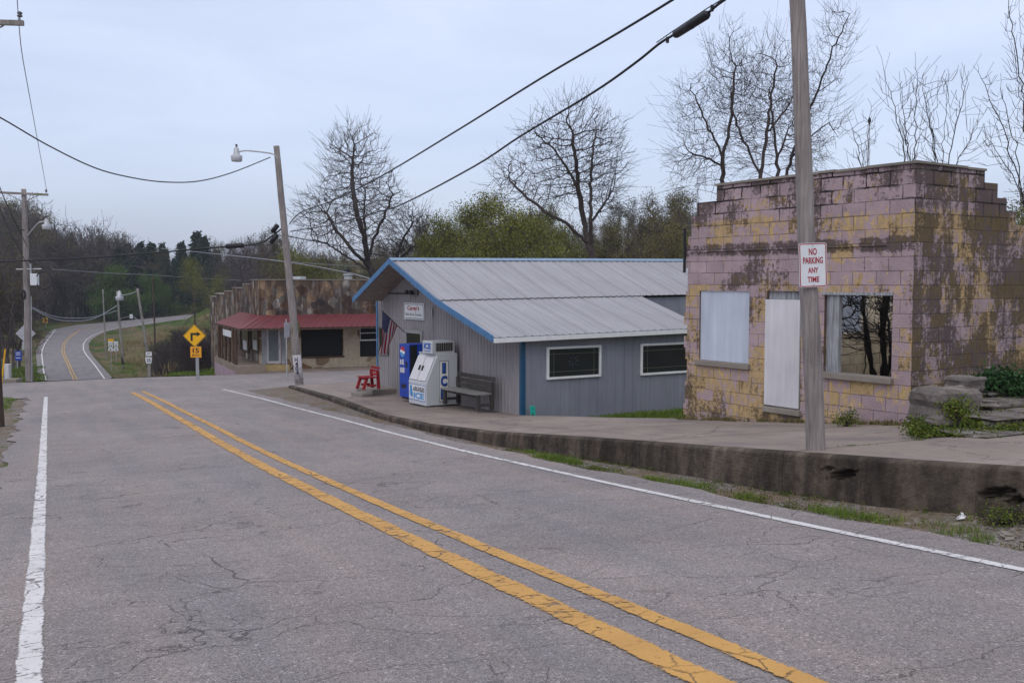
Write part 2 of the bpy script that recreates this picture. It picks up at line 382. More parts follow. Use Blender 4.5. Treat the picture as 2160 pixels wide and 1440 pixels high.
def m_roof():
    t = NT('roof_metal'); u = t.uv(); x = t.sep(u)
    seam = t.ramp(t.math('PINGPONG', x[0], .47), [(0, 1), (.012, .85), (.02, 0)])
    st = t.noise(t.mapv(u, (2.5, .22, 1)), 1.6, 5, .6); a = t.noise(u, .5, 4, .6); g = t.noise(u, 22, 4, .7)
    c = t.mix(1, (.345, .335, .35), t.ramp(st, [(.3, .86), (.7, 1.08)]), 'MULTIPLY'); c = t.mix(1, c, t.ramp(a, [(.3, .9), (.7, 1.08)]), 'MULTIPLY')
    c = t.mix(t.ramp(g, [(.66, 0), (.76, .35)]), c, (.34, .27, .22))
    c = t.mix(t.math('MULTIPLY', seam, t.ramp(st, [(.35, .55), (.6, 1)])), c, (.075, .07, .075))
    t.set(Base_Color=c, Roughness=.5, Metallic=.25); t.bump(t.noise(u, 1.5, 3), .12, .02); return t.mat
def m_wood(name, c1, c2, green=0, sc=1):
    t = NT(name); o = t.obj(); u = t.uv()
    g = t.noise(t.mapv(o, (14*sc, 14*sc, .9*sc)), 2, 6, .65, .3); a = t.noise(o, 1.2, 4)
    c = t.ramp(g, [(.25, c1), (.7, c2)]); c = t.mix(1, c, t.ramp(a, [(.3, .75), (.7, 1.2)]), 'MULTIPLY')
    cr = t.ramp(t.noise(t.mapv(o, (26*sc, 26*sc, .5*sc)), 2, 3), [(.30, 1), (.36, 0)])
    c = t.mix(t.math('MULTIPLY', cr, .7), c, (.03, .026, .022))
    if green:
        xx = t.sep(o); m = t.math('MULTIPLY', t.ramp(t.noise(t.mapv(o, (3, 3, .5)), 2.2, 5), [(.48, 0), (.62, 1)]), t.ramp(xx[0], [(.5, 0), (.56, green)]))
        c = t.mix(m, c, (.13, .16, .045))
    t.set(Base_Color=c, Roughness=.88, Specular_IOR_Level=.2); t.bump(g, .6, .012); return t.mat
def m_stone(name, scale=2.2, c=((.20, .12, .07), (.34, .24, .15), (.13, .095, .08), (.40, .32, .24)), mortar=(.33, .29, .24), stain=.5, mw=.05):
    t = NT(name); u = t.uv(); d = t.vadd(u, t.noise(u, 3, 4, .6, col=True), .16)
    col = t.sep(t.vor(d, scale, out='Color')); e = t.vor(d, scale, 'DISTANCE_TO_EDGE')
    cc = t.ramp(col[0], [(0, c[0]), (.35, c[1]), (.65, c[2]), (1, c[3])]); b = t.noise(u, 8, 6, .7)
    cc = t.mix(1, cc, t.ramp(b, [(.3, .65), (.7, 1.3)]), 'MULTIPLY')
    mk = t.ramp(e, [(mw*.6, 1), (mw, 0)]); cc = t.mix(mk, cc, mortar)
    st = t.noise(t.mapv(u, (1.6, .3, 1)), 1.5, 6, .65, .4)
    cc = t.mix(t.math('MULTIPLY', t.ramp(st, [(.38, 0), (.56, 1)]), stain), cc, (.035, .026, .026))
    t.set(Base_Color=cc, Roughness=.92, Specular_IOR_Level=.2); bb = t.bump(mk, -.7, .05); t.bump(b, .5, .03, bb); return t.mat
def m_ground():
    t = NT('ground'); o = t.obj()
    a = t.noise(o, .09, 6, .6, .3); b = t.noise(o, 1.1, 6, .65); g = t.noise(o, 14, 4, .7)
    c = t.ramp(a, [(.38, (.050, .078, .018)), (.47, (.075, .088, .028)), (.53, (.135, .105, .055)), (.62, (.105, .085, .05))])
    c = t.mix(1, c, t.ramp(b, [(.3, .62), (.7, 1.35)]), 'MULTIPLY'); c = t.mix(1, c, t.ramp(g, [(.3, .6), (.7, 1.4)]), 'MULTIPLY')
    t.set(Base_Color=c, Roughness=1, Specular_IOR_Level=.1); t.bump(b, .6, .15); return t.mat
def m_gravel(name, tone=1.0, green=.6):
    t = NT(name); u = t.uv()
    v = t.sep(t.vor(u, 34, out='Color'))[0]; v2 = t.sep(t.vor(u, 14, out='Color'))[0]; e = t.vor(u, 34)
    c = t.ramp(v, [(0, (.10*tone, .088*tone, .08*tone)), (.5, (.20*tone, .175*tone, .155*tone)), (1, (.36*tone, .33*tone, .31*tone))])
    soil = t.ramp(t.noise(u, 9, 5), [(.3, (.13, .095, .065)), (.7, (.25, .195, .145))])
    c = t.mix(t.ramp(t.noise(u, .9, 5, .6), [(.42, 1), (.56, .15)]), c, soil)
    gm = t.ramp(t.noise(t.mapv(u, (.5, 1.2, 1)), 1.1, 6, .68), [(.55, 0), (.62, 1)]); gr = t.ramp(t.noise(u, 24, 4, .7), [(.3, (.035, .06, .012)), (.7, (.12, .155, .035))])
    c = t.mix(t.math('MULTIPLY', gm, green), c, gr)
    t.set(Base_Color=c, Roughness=1, Specular_IOR_Level=.1); bb = t.bump(e, .9, .03); t.bump(t.noise(u, 5, 5), .5, .05, bb); return t.mat
def m_leaf(name, c1, c2):
    t = NT(name); o = t.n.new('ShaderNodeObjectInfo'); g = t.n.new('ShaderNodeNewGeometry')
    c = t.mix(g.outputs['Random Per Island'], c1, c2)
    c = t.mix(1, c, t.ramp(o.outputs['Random'], [(0, (.8, .78, .8)), (.5, (1, 1, 1)), (1, (1.18, 1.12, 1.0))]), 'MULTIPLY')
    t.set(Base_Color=c, Roughness=.75, Specular_IOR_Level=.2); return t.mat
def m_bark(name, c1, c2):
    t = NT(name); o = t.n.new('ShaderNodeObjectInfo'); g = t.noise(t.mapv(t.obj(), (4, 4, .8)), 3, 5, .65)
    c = t.ramp(g, [(.3, c1), (.7, c2)]); c = t.mix(1, c, t.ramp(o.outputs['Random'], [(0, (.78, .78, .85)), (1, (1.25, 1.16, 1.12))]), 'MULTIPLY')
    t.set(Base_Color=c, Roughness=.95, Specular_IOR_Level=.1); return t.mat
def m_glass(name, c=(.014, .0165, .017), spec=.35, rough=.06):
    t = NT(name); t.set(Base_Color=t.mix(t.noise(t.obj(), 1.5, 3), c, tuple(x*1.9 for x in c)), Roughness=rough, Specular_IOR_Level=spec); return t.mat

M = {}
M['asphalt'] = m_asphalt('road_asphalt', .258, 1.0, (1.0, .885, .85), 1.25)
M['asphalt_far'] = m_asphalt('old_asphalt', .21, .5, (1.0, .92, .92), .6)
M['white_line'] = m_paint('white_road_paint', (.72, .69, .68), .75, .15)
M['yellow_line'] = m_paint('yellow_road_paint', (.60, .325, .085), .85, .22)
M['white_line2'] = m_paint('white_edge_paint', (.70, .68, .67), .9, .125)
M['yellow_line2'] = m_paint('yellow_centre_paint', (.60, .325, .085), .7, .165)
M['far_white'] = plain('far_white_paint', (.62, .60, .60), .8)
M['far_yellow'] = plain('far_yellow_paint', (.50, .31, .10), .8)
M['sidewalk'] = m_concrete('sidewalk_concrete', (.255, .208, .180), True, .5)
M['kerb'] = m_kerb()
M['block'] = m_block('painted_block', .50, .125)
M['block_side'] = m_block('stained_block', .56, .29, False)
def m_inner():
    t = NT('bare_inner_block'); u = t.uv(); br = t.n.new('ShaderNodeTexBrick'); t.l.new(u, br.inputs['Vector'])
    for k, v in (('Scale', 1), ('Mortar Size', .008), ('Brick Width', .47), ('Row Height', .232)): br.inputs[k].default_value = v
    c = t.mix(1, (.46, .39, .29), t.ramp(t.noise(u, 2, 6, .65), [(.3, .6), (.7, 1.3)]), 'MULTIPLY'); c = t.mix(t.math('MULTIPLY', br.outputs['Fac'], .6), c, (.08, .065, .05))
    t.set(Base_Color=c, Roughness=.95, Specular_IOR_Level=.1); return t.mat
M['block_in'] = m_inner()
M['conc'] = m_concrete('weathered_concrete', (.24, .21, .18), False, .6)
M['siding'] = m_siding('grey_metal_siding', (.285, .265, .275))
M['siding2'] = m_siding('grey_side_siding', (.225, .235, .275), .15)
M['roof'] = m_roof()
M['blue_trim'] = plain('blue_trim', (.062, .17, .34), .45, var=.15)
M['dark_blue'] = plain('dark_blue_trim', (.012, .075, .15), .45)
M['white'] = plain('white_paint', (.72, .72, .72), .5, var=.08)
M['offwhite'] = m_siding('off_white_panel', (.60, .585, .605), .25)
M['board'] = m_siding('pale_board', (.50, .545, .63), .12)
M['freezer'] = m_siding('freezer_white', (.52, .54, .56), .3)
M['sign_white'] = plain('sign_white', (.66, .68, .70), .45, var=.05)
M['galv'] = plain('galvanised_metal', (.42, .43, .44), .45, .5)
M['sign_back'] = plain('bare_aluminium', (.42, .42, .45), .5, .3)
M['red'] = plain('red_lettering', (.36, .02, .035), .5)
M['red_bench'] = m_wood('red_painted_wood', (.20, .014, .018), (.33, .03, .035))
M['black'] = plain('black_paint', (.012, .012, .013), .55)
M['navy'] = plain('navy_lettering', (.014, .02, .06), .5)
M['blue'] = plain('vending_blue', (.008, .05, .36), .35, var=.12)
M['blue2'] = plain('ice_blue', (.015, .09, .42), .4)
M['lightblue'] = plain('pale_ice_blue', (.08, .30, .62), .4)
M['glass'] = m_glass('dark_window_glass')
M['dark'] = plain('dark_interior', (.010, .010, .011), .8)
M['yellow'] = plain('warning_yellow', (.80, .42, .006), .45, var=.06)
M['orange'] = plain('advisory_orange', (.76, .33, .012), .45, var=.06)
M['pole'] = m_wood('weathered_pole', (.135, .115, .108), (.33, .295, .28), .8)
M['pole_far'] = m_wood('grey_pole', (.16, .15, .135), (.30, .285, .26), .4)
M['pole_dark'] = m_wood('creosote_pole', (.035, .022, .018), (.10, .07, .055))
M['bench'] = m_wood('dark_bench_wood', (.030, .026, .025), (.085, .078, .074))
M['bench_top'] = m_wood('worn_bench_wood', (.13, .125, .12), (.24, .235, .225))
M['old_wood'] = m_wood('peeling_white_wood', (.12, .12, .125), (.46, .47, .50))
M['cedar_post'] = m_wood('rough_brown_wood', (.045, .026, .02), (.13, .085, .06))
M['cable'] = plain('cable_black', (.012, .012, .016), .5)
M['cable_grey'] = plain('cable_grey', (.25, .26, .29), .5)
M['stone_dark'] = m_stone('dark_stone_veneer', 2.1, ((.10, .05, .03), (.36, .25, .15), (.07, .055, .05), (.55, .50, .43)), (.19, .16, .14), .80, .04)
M['stone_light'] = m_stone('pale_stone_veneer', 1.0, ((.42, .35, .24), (.15, .075, .035), (.48, .40, .29), (.40, .33, .23)), (.42, .36, .27), .12, .04)
M['rock'] = m_stone('grey_rock', .8, ((.20, .18, .16), (.27, .25, .23), (.22, .19, .17), (.16, .145, .13)), (.14, .12, .10), .4, .03)
M['awning'] = m_siding('red_metal_awning', (.155, .038, .042), .35)
M['purple'] = m_siding('mauve_painted_plinth', (.36, .25, .30), .1)
M['buff'] = plain('buff_painted_concrete', (.42, .31, .14), .8, var=.2)
M['porch'] = m_concrete('porch_concrete', (.24, .19, .15), False, .4)
M['ground'] = m_ground()
M['gravel'] = m_gravel('roadside_gravel', 1.0, .85)
M['gutter'] = m_gravel('gutter_gravel', .95, .25)
M['bark'] = m_bark('bark', (.032, .027, .026), (.085, .072, .066))
M['bark_far'] = m_bark('far_bark', (.060, .051, .054), (.115, .098, .098))
M['bark_pale'] = m_bark('pale_bark', (.07, .062, .055), (.16, .14, .12))
M['leaf_olive'] = m_leaf('olive_leaf', (.10, .108, .018), (.19, .20, .042))
M['leaf_green'] = m_leaf('spring_leaf', (.035, .075, .010), (.085, .15, .022))
M['leaf_bud'] = m_leaf('budding_twig', (.095, .075, .045), (.15, .12, .06))
M['leaf_brown'] = m_leaf('brown_green_leaf', (.085, .078, .030), (.16, .14, .055))
M['needle'] = m_leaf('cedar_needle', (.011, .025, .015), (.030, .056, .028))
M['grass'] = m_leaf('grass_blade', (.058, .110, .014), (.155, .215, .036))
M['grass_dry'] = m_leaf('dry_grass_blade', (.17, .13, .06), (.28, .22, .12))
M['weed'] = m_leaf('weed_leaf', (.035, .070, .010), (.14, .16, .022))
M['hedge'] = m_leaf('hedge_leaf', (.012, .040, .012), (.035, .085, .025))
M['teal'] = plain('teal_plastic', (.01, .34, .27), .4)

# ------------------------------------------------------------------ road, street, sidewalk
def strip(mb, ss, f_lat0, f_lat1, f_z, n, uvscale=1, m=0):
    rows = []
    for s in ss:
        a, b = f_lat0(s), f_lat1(s); row = []
        for k in range(n+1):
            lt = a+(b-a)*k/n; x, y = xy(s, lt); row.append(((x, y, f_z(s, lt)), (s, lt)))
        rows.append(row)
    for i in range(len(rows)-1):
        for k in range(n):
            q = [rows[i][k], rows[i][k+1], rows[i+1][k+1], rows[i+1][k]]
            mb.face([p[0] for p in q], [p[1] for p in q], m)
def frange(a, b, st):
    n = max(1, int(round((b-a)/st))); return [a+(b-a)*i/n for i in range(n+1)]
def crown(s, lt):
    return zr(s)-.018*abs(lt-3.3)*.5
def ledge(s): return -.80+.07*math.sin(s*1.7)+.07*math.sin(s*4.3+1)+.04*math.sin(s*9.1)
def redge(s): return 7.15+.07*math.sin(s*1.3)+.05*math.sin(s*3.7+2)
mb = MB()
strip(mb, frange(-14, 43, .5), ledge, redge, crown, 8)
road = tag(mb.build('road', M['asphalt'], smooth=True), kind='structure')
# side street crossing at the foot of the hill
mb = MB()
def zx(s, lt): return crown(s, min(max(lt, -2), 8))+.022*max(0, lt-9)*(1 if lt < 30 else 0)*0
ext = lambda s: 60
strip(mb, frange(43, 56.3, .7), lambda s: -45, lambda s: 60, lambda s, lt: zx(s, lt)-(.0 if -1 < lt < 7 else .004), 42)
street = tag(mb.build('side_street', M['asphalt'], smooth=True), kind='structure')
# flare between street and kerb return
mb = MB()
strip(mb, frange(40.7, 43, .6), lambda s: 7.0, lambda s: 60, lambda s, lt: zx(s, lt)-.006, 24)
tag(mb.build('street_apron', M['asphalt'], smooth=True), kind='structure')
# the road beyond the crest
FR = [(226, 797, 56), (226, 800, 90), (223, 802, 119), (200, 770, 143), (183, 750, 162), (176, 738, 175), (176, 725, 191), (183, 715, 205), (200, 705, 220), (220, 698, 231), (250, 692, 241), (300, 684.5, 249), (360, 676, 252), (440, 667, 254), (540, 657, 258)]
FL = [(98, 797, 56), (98, 800, 90), (98, 807, 118), (92, 782, 135), (88, 748, 163), (89, 738, 175), (95, 725, 191), (101, 716, 203), (109, 706, 218), (117, 695, 240), (165, 685.5, 254), (215, 681, 259), (280, 675, 263), (365, 667, 267), (470, 656, 275)]
def edge3(lst, latfix):
    o = []
    for i, (a, b, Y) in enumerate(lst):
        if i < 2:
            s = (56.2, 88)[i]; x, y = xy(s, latfix); o.append(Vector((x, y, zr(s))))
        else: o.append(at(a, b, Y))
    return o
ER, EL = edge3(FR, 6.6), edge3(FL, -.15)
mb = MB(); L = 0
for i in range(len(ER)-1):
    w = 1.0
    def row(j):
        a, b = EL[j], ER[j]; d = (b-a).normalized(); a2, b2 = a-d*w, b+d*w
        return [a2+(b2-a2)*k/6 for k in range(7)]
    r0, r1 = row(i), row(i+1); st = (ER[i+1]-ER[i]).length
    for k in range(6):
        mb.face([r0[k], r0[k+1], r1[k+1], r1[k]], [(L, k*1.4), (L, k*1.4+1.4), (L+st, k*1.4+1.4), (L+st, k*1.4)])
    L += st
far_road = tag(mb.build('far_road', M['asphalt_far'], smooth=True), kind='structure')
mb = MB()
for i in range(len(ER)-1):
    for E_, O_ in ((EL, ER), (ER, EL)):
        q = []
        for j in (i, i+1):
            d = (E_[j]-O_[j]).normalized(); q.append((E_[j]+d*.97+Vector((0, 0, -.012)), E_[j]+d*4.2+Vector((0, 0, -1.5))))
        mb.face([q[0][0], q[1][0], q[1][1], q[0][1]], [(0, i), (0, i+1), (3, i+1), (3, i)])
tag(mb.build('road_shoulder', M['ground'], smooth=False), kind='structure')
def line_mesh(name, pts, w, mat, parent, lift=.008, label=None):
    """painted line along 3D points; w = width"""
    mb = MB(); L = 0; P = [Vector(p) for p in pts]
    rr = random.Random(len(pts))
    prev = None
    for i in range(len(P)):
        t = (P[min(i+1, len(P)-1)]-P[max(i-1, 0)]); t.z = 0; t.normalize(); n = Vector((t.y, -t.x, 0))
        j = w*.05
        a = P[i]-n*(w/2+rr.uniform(-j, j))+Vector((0, 0, lift)); b = P[i]+n*(w/2+rr.uniform(-j, j))+Vector((0, 0, lift))
        if prev:
            st = (P[i]-P[i-1]).length
            mb.face([prev[0], prev[1], b, a], [(L, 0), (L, w), (L+st, w), (L+st, 0)]); L += st
        prev = (a, b)
    o = mb.build(name, mat, parent, fix=False)
    if label: o['label'] = label
    return o
def straight(lat, s0, s1, st=.25):
    o = []
    for s in frange(s0, s1, st): x, y = xy(s, lat); o.append((x, y, crown(s, lat)))
    return o
line_mesh('lane_line', straight(-.15, -13, 43), .15, M['white_line'], road)
line_mesh('lane_line', straight(3.04, -13, 43), .22, M['yellow_line'], road)
line_mesh('lane_line', straight(3.47, -13, 43.5), .165, M['yellow_line2'], road)
line_mesh('lane_line', straight(6.57, -13, 42.8), .125, M['white_line2'], road)
def smooth_poly(P, n=6):
    o = []
    for i in range(len(P)-1):
        p0, p1, p2, p3 = P[max(0, i-1)], P[i], P[i+1], P[min(len(P)-1, i+2)]
        for k in range(n):
            t = k/n; o.append(.5*((2*p1)+(p2-p0)*t+(2*p0-5*p1+4*p2-p3)*t*t+(3*p1-p0-3*p2+p3)*t**3))
    o.append(P[-1]); return o
line_mesh('lane_line', ER, .17, M['far_white'], far_road, .03)
line_mesh('lane_line', EL[:10], .17, M['far_white'], far_road, .03)
mid = [(EL[i]+ER[i])/2 for i in range(len(ER))]
for off in (-.2, .2):
    q = []
    for i in range(len(mid)):
        d = (ER[i]-EL[i]).normalized(); q.append(mid[i]+d*off)
    line_mesh('lane_line', q[:11], .14, M['far_yellow'], far_road, .03)
# shoulder between paint and kerb
mb = MB()
def zsh(s, lt):
    f = min(1, max(0, (lt-7.0)/max(.2, klat(s)-7.0))); z0 = crown(s, 7.1)-.012
    bumpy = .03*math.sin(s*3.1+lt*5)*math.sin(s*1.3)
    return z0*(1-f)+(kbot(s)+.01)*f+bumpy*(f*(1-f)*3)-.05*math.sin(math.pi*f)*(1 if s < 12 else 0)
strip(mb, frange(-14, 41, .4), lambda s: redge(s)-.12, lambda s: klat(s)+.03, zsh, 8)
gutter = tag(mb.build('roadside_gutter', M['gutter'], smooth=True), kind='structure')
# left verge
mb = MB()
def zv(s, lt):
    d = max(0, -.75-lt)
    return crown(s, -.8)-.014-.02*min(d, 3)+.05*math.sin(s*1.9+lt*2)*min(1, max(0, d))+.05*math.sin(s*.7-lt)*min(1, max(0, d))
strip(mb, frange(-14, 43.2, .4), lambda s: -16, lambda s: ledge(s)+.4, zv, 40)
verge = tag(mb.build('verge', M['gravel'], smooth=True), kind='structure')
# sidewalk and its kerb face
mb = MB(); mk = MB()
ss = frange(-14, 4, .5)[:-1]+frange(4, 6, .1)[:-1]+frange(6, 9.2, .02)[:-1]+frange(9.2, 12, .1)[:-1]+frange(12, 41, .5)
strip(mb, frange(-14, 41, .5), lambda s: klat(s)+.13, blat, zside, 10)
sidewalk = tag(mb.build('sidewalk', M['sidewalk'], smooth=True), kind='structure')
for i in range(len(ss)-1):
    def prof(s):
        lt = klat(s); o = []
        wob = .012*math.sin(s*7.3)+.008*math.sin(s*17.1)
        for k in range(41):
            f = k/40; z = kbot(s)-.25+(ktop(s)-.03-kbot(s)+.25)*f
            hole = 0
            for hs_, hf, ws, wf, dp in ((8.40, .76, .17, .065, .22), (8.62, .83, .07, .03, .16), (6.78, .68, .15, .07, .20), (6.6, .60, .08, .05, .15)):
                q = math.hypot((s-hs_)/ws, (f-hf+.30*(s-hs_))/wf)+.34*math.sin(s*61+f*19)*math.sin(f*83-s*37)+.2*math.sin(s*131+f*57); hole = max(hole, dp*max(0, min(1, (1-q)*7)))
            o.append((*xy(s, lt-.02*(1-f)+wob*math.sin(3*f+s)+hole+.006*math.sin(s*41+f*37)*math.sin(f*53+s*13)), z))
        o.append((*xy(s, lt+.035), ktop(s)+.004)); o.append((*xy(s, lt+.16), zside(s, lt+.16)+.004)); return o
    a, b = prof(ss[i]), prof(ss[i+1])
    for k in range(len(a)-1):
        mk.face([a[k], b[k], b[k+1], a[k+1]], [(ss[i], k*.017), (ss[i+1], k*.017), (ss[i+1], k*.017+.017), (ss[i], k*.017+.017)])
# far end of the sidewalk facing the side street
def endp(f):
    lt = klat(41)+(blat(41)-klat(41))*f; return (*xy(41, lt), zside(41, lt)+.002), (*xy(41.02, lt), -2.9)
for k in range(8):
    a, b = endp(k/8), endp((k+1)/8); mk.face([a[0], b[0], b[1], a[1]], [(k, .5), (k+1, .5), (k+1, 0), (k, 0)])
kerb = tag(mk.build('kerb', M['kerb'], smooth=True), kind='structure')

# ------------------------------------------------------------------ terrain
cps = []
for s in range(-30, 57, 4):
    for lt in (-40, -25, -14, -7, -2, 1, 4, 7, 9): cps.append((*xy(s, lt), zr(s)-.45))
for s in range(-20, 42, 4):
    cps.append((*xy(s, 11), zback(s)-.4))
for s in range(-30, 9, 4):
    for lt, dz in ((15.5, .75), (19, 1.5), (26, 2.6), (40, 4)): cps.append((*xy(s, lt), zback(max(s, -4))+dz))
for s in (13, 17, 21, 25, 29): 
    for lt in (14, 18, 24, 32): cps.append((*xy(s, lt), zback(s)-.34))
for s in (36, 42, 48, 54):
    for lt in (14, 22, 32, 45, 60): cps.append((*xy(s, lt), zr(s)-.4))
for s in (60, 66, 72): 
    for lt in (13, 18, 24, 32): cps.append((*xy(s, lt), -3.6-.06*(s-58)))
for a, b, Y in ((315, 800, 75), (412, 800, 62), (430, 800, 64), (350, 797, 68), (300, 790, 90), (380, 770, 92), (260, 769, 122), (315, 768, 118), (235, 767, 133), (260, 730, 150), (327, 712, 150), (412, 692, 180), (300, 700, 210), (360, 690, 220), (440, 700, 160), (400, 745, 120), (430, 770, 90),
                (62, 806, 54), (40, 803, 56), (40, 780, 70), (70, 775, 78), (20, 765, 84), (-60, 770, 80), (60, 735, 130), (30, 740, 120), (75, 712, 180), (85, 702, 230), (100, 689, 262), (60, 690, 262), (0, 700, 200), (-80, 700, 180),
                (120, 680, 275), (250, 668, 285), (360, 655, 290), (420, 640, 295), (380, 600, 330), (250, 645, 320), (100, 660, 300), (0, 655, 280), (-150, 650, 260), (300, 560, 420), (0, 570, 420), (600, 545, 420), (500, 640, 240), (560, 640, 200), (650, 660, 150),
                (760, 690, 100), (900, 640, 150), (1100, 620, 150), (1300, 610, 150), (1500, 600, 140), (1800, 590, 120), (2300, 560, 100), (900, 690, 90), (1240, 680, 62), (1240, 640, 90), (1000, 560, 260), (1400, 550, 260), (2000, 540, 240), (800, 600, 240), (900, 540, 420), (1500, 530, 420), (2200, 530, 420)):
    cps.append(tuple(at(a, b, Y)))
for i in range(2, len(ER)):
    for p in (ER[i], EL[i], mid[i]): cps.append((p.x, p.y, p.z-.5))
for s in (62, 70, 80, 90, 100, 110):
    for lt in (-1, 3, 7): cps.append((*xy(s, lt), zr(s)-.5))
    cps.append((*xy(s, -6), zr(s)*.55+1.9*.0-1.9)); cps.append((*xy(s, 11), zr(s)*.9-.3))
CPA = np.array(cps)
def Hv(X, Y):
    d2 = (X[..., None]-CPA[:, 0])**2+(Y[..., None]-CPA[:, 1])**2+.6
    w = d2**-1.8
    return (w*CPA[:, 2]).sum(-1)/w.sum(-1)
def H(x, y): return float(Hv(np.array([x]), np.array([y]))[0])
def terrain():
    xs = np.concatenate([np.linspace(-420, -120, 40, endpoint=False), np.linspace(-120, 80, 110, endpoint=False), np.linspace(80, 420, 40)])
    ys = np.concatenate([np.linspace(-30, 130, 100, endpoint=False), np.linspace(130, 300, 75, endpoint=False), np.linspace(300, 900, 25)])
    X, Y = np.meshgrid(xs, ys); Z = np.zeros_like(X)
    for i in range(X.shape[0]): Z[i] = Hv(X[i], Y[i])
    Z += np.where(Y > 130, .3*np.sin(X*.21)*np.sin(Y*.17), .06*np.sin(X*.7)*np.sin(Y*.6))
    # keep it below the paved strips
    S = DX*X+DY*Y; LT = NX*X+NY*Y
    road_z = np.interp(S, RS, RZ)
    cap1 = (S < 57) & (LT > -46) & (LT < np.minimum(13, np.interp(S, BS, BL)+.1)) & (S > -16)
    zb = np.interp(S, ZBS, ZBZ)
    Z = np.where(cap1, np.minimum(Z, np.minimum(road_z, np.where(LT > 7, zb, 99))-.5), Z)
    cap2 = (S > 40) & (S < 57) & (LT > -46) & (LT < 62)
    Z = np.where(cap2, np.minimum(Z, road_z-.35), Z)
    C = np.array([tuple(mid[i]+(mid[i+1]-mid[i])*k/8) for i in range(len(mid)-1) for k in range(8)])
    hw = np.array([(ER[i]-EL[i]).length/2*(1-k/8)+(ER[i+1]-EL[i+1]).length/2*k/8 for i in range(len(mid)-1) for k in range(8)])
    for i in range(X.shape[0]):
        d = np.sqrt((X[i][:, None]-C[:, 0])**2+(Y[i][:, None]-C[:, 1])**2)-hw[None]
        capz = (C[:, 2][None]-.45+np.maximum(0, d-3.2)*.40).min(1)
        Z[i] = np.minimum(Z[i], capz)
    mb = MB(); nx = len(xs); ny = len(ys)
    mb.v = [tuple(p) for p in np.stack([X, Y, Z], -1).reshape(-1, 3)]
    for j in range(ny-1):
        for i in range(nx-1):
            mb.f.append((j*nx+i, j*nx+i+1, (j+1)*nx+i+1, (j+1)*nx+i)); mb.m.append(0); mb.uv.append(None)
    return tag(mb.build('ground', M['ground'], smooth=True, fix=False), kind='structure')
terrain()

# ------------------------------------------------------------------ building frames
class Frame:
    def __init__(s, x, y, z0, rot):
        s.p = (x, y); s.z0 = z0; s.rot = rot; c, k = math.cos(rot), math.sin(rot); s.ux = (c, k); s.uy = (-k, c)
    def onx(s, px, py, x=0):      # sight line meets the plane local x = const -> (y, z)
        r = ray(px, py); t = (x+s.p[0]*s.ux[0]+s.p[1]*s.ux[1])/(r[0]*s.ux[0]+r[1]*s.ux[1])
        X, Y = r[0]*t-s.p[0], r[1]*t-s.p[1]
        return X*s.uy[0]+Y*s.uy[1], EYE+r[2]*t-s.z0
    def ony(s, px, py, y=0):
        r = ray(px, py); t = (y+s.p[0]*s.uy[0]+s.p[1]*s.uy[1])/(r[0]*s.uy[0]+r[1]*s.uy[1])
        X, Y = r[0]*t-s.p[0], r[1]*t-s.p[1]
        return X*s.ux[0]+Y*s.ux[1], EYE+r[2]*t-s.z0
    def world(s, x, y, z=0): return Vector((s.p[0]+x*s.ux[0]+y*s.uy[0], s.p[1]+x*s.ux[1]+y*s.uy[1], s.z0+z))
    def local(s, w):
        X, Y = w[0]-s.p[0], w[1]-s.p[1]; return (X*s.ux[0]+Y*s.ux[1], X*s.uy[0]+Y*s.uy[1], w[2]-s.z0)
    def root(s, name, label, cat, group=None): return empty(name, (s.p[0], s.p[1], s.z0), s.rot, label, cat, group)
def cellwall(us, zs, solid, axis, t0, t1, mb=None, m_front=0, m_end=0):
    """block wall from grid cells; axis 'x': wall lies in plane x (u=y); axis 'y': wall lies in plane y (u=x)"""
    mb = mb or MB(); nu, nz = len(us)-1, len(zs)-1
    S = [[solid((us[i]+us[i+1])/2, (zs[k]+zs[k+1])/2) for k in range(nz)] for i in range(nu)]
    def P(u, t, z): return (t, u, z) if axis == 'x' else (u, t, z)
    for i in range(nu):
        for k in range(nz):
            if not S[i][k]: continue
            a, b, c, d = us[i], us[i+1], zs[k], zs[k+1]; uv = [(a, c), (b, c), (b, d), (a, d)]
            mb.face([P(a, t0, c), P(b, t0, c), P(b, t0, d), P(a, t0, d)], uv, m_front)
            mb.face([P(a, t1, c), P(b, t1, c), P(b, t1, d), P(a, t1, d)], uv, m_front)
            for di, dk, q, uvq in ((-1, 0, [(a, t0, c), (a, t1, c), (a, t1, d), (a, t0, d)], [(t0, c), (t1, c), (t1, d), (t0, d)]), (1, 0, [(b, t0, c), (b, t1, c), (b, t1, d), (b, t0, d)], [(t0, c), (t1, c), (t1, d), (t0, d)]),
                               (0, -1, [(a, t0, c), (b, t0, c), (b, t1, c), (a, t1, c)], [(a, t0), (b, t0), (b, t1), (a, t1)]), (0, 1, [(a, t0, d), (b, t0, d), (b, t1, d), (a, t1, d)], [(a, t0), (b, t0), (b, t1), (a, t1)])):
                ii, kk = i+di, k+dk
                if 0 <= ii < nu and 0 <= kk < nz and S[ii][kk]: continue
                mb.face([P(*p) for p in q], uvq, m_end if di else m_front)
    return mb

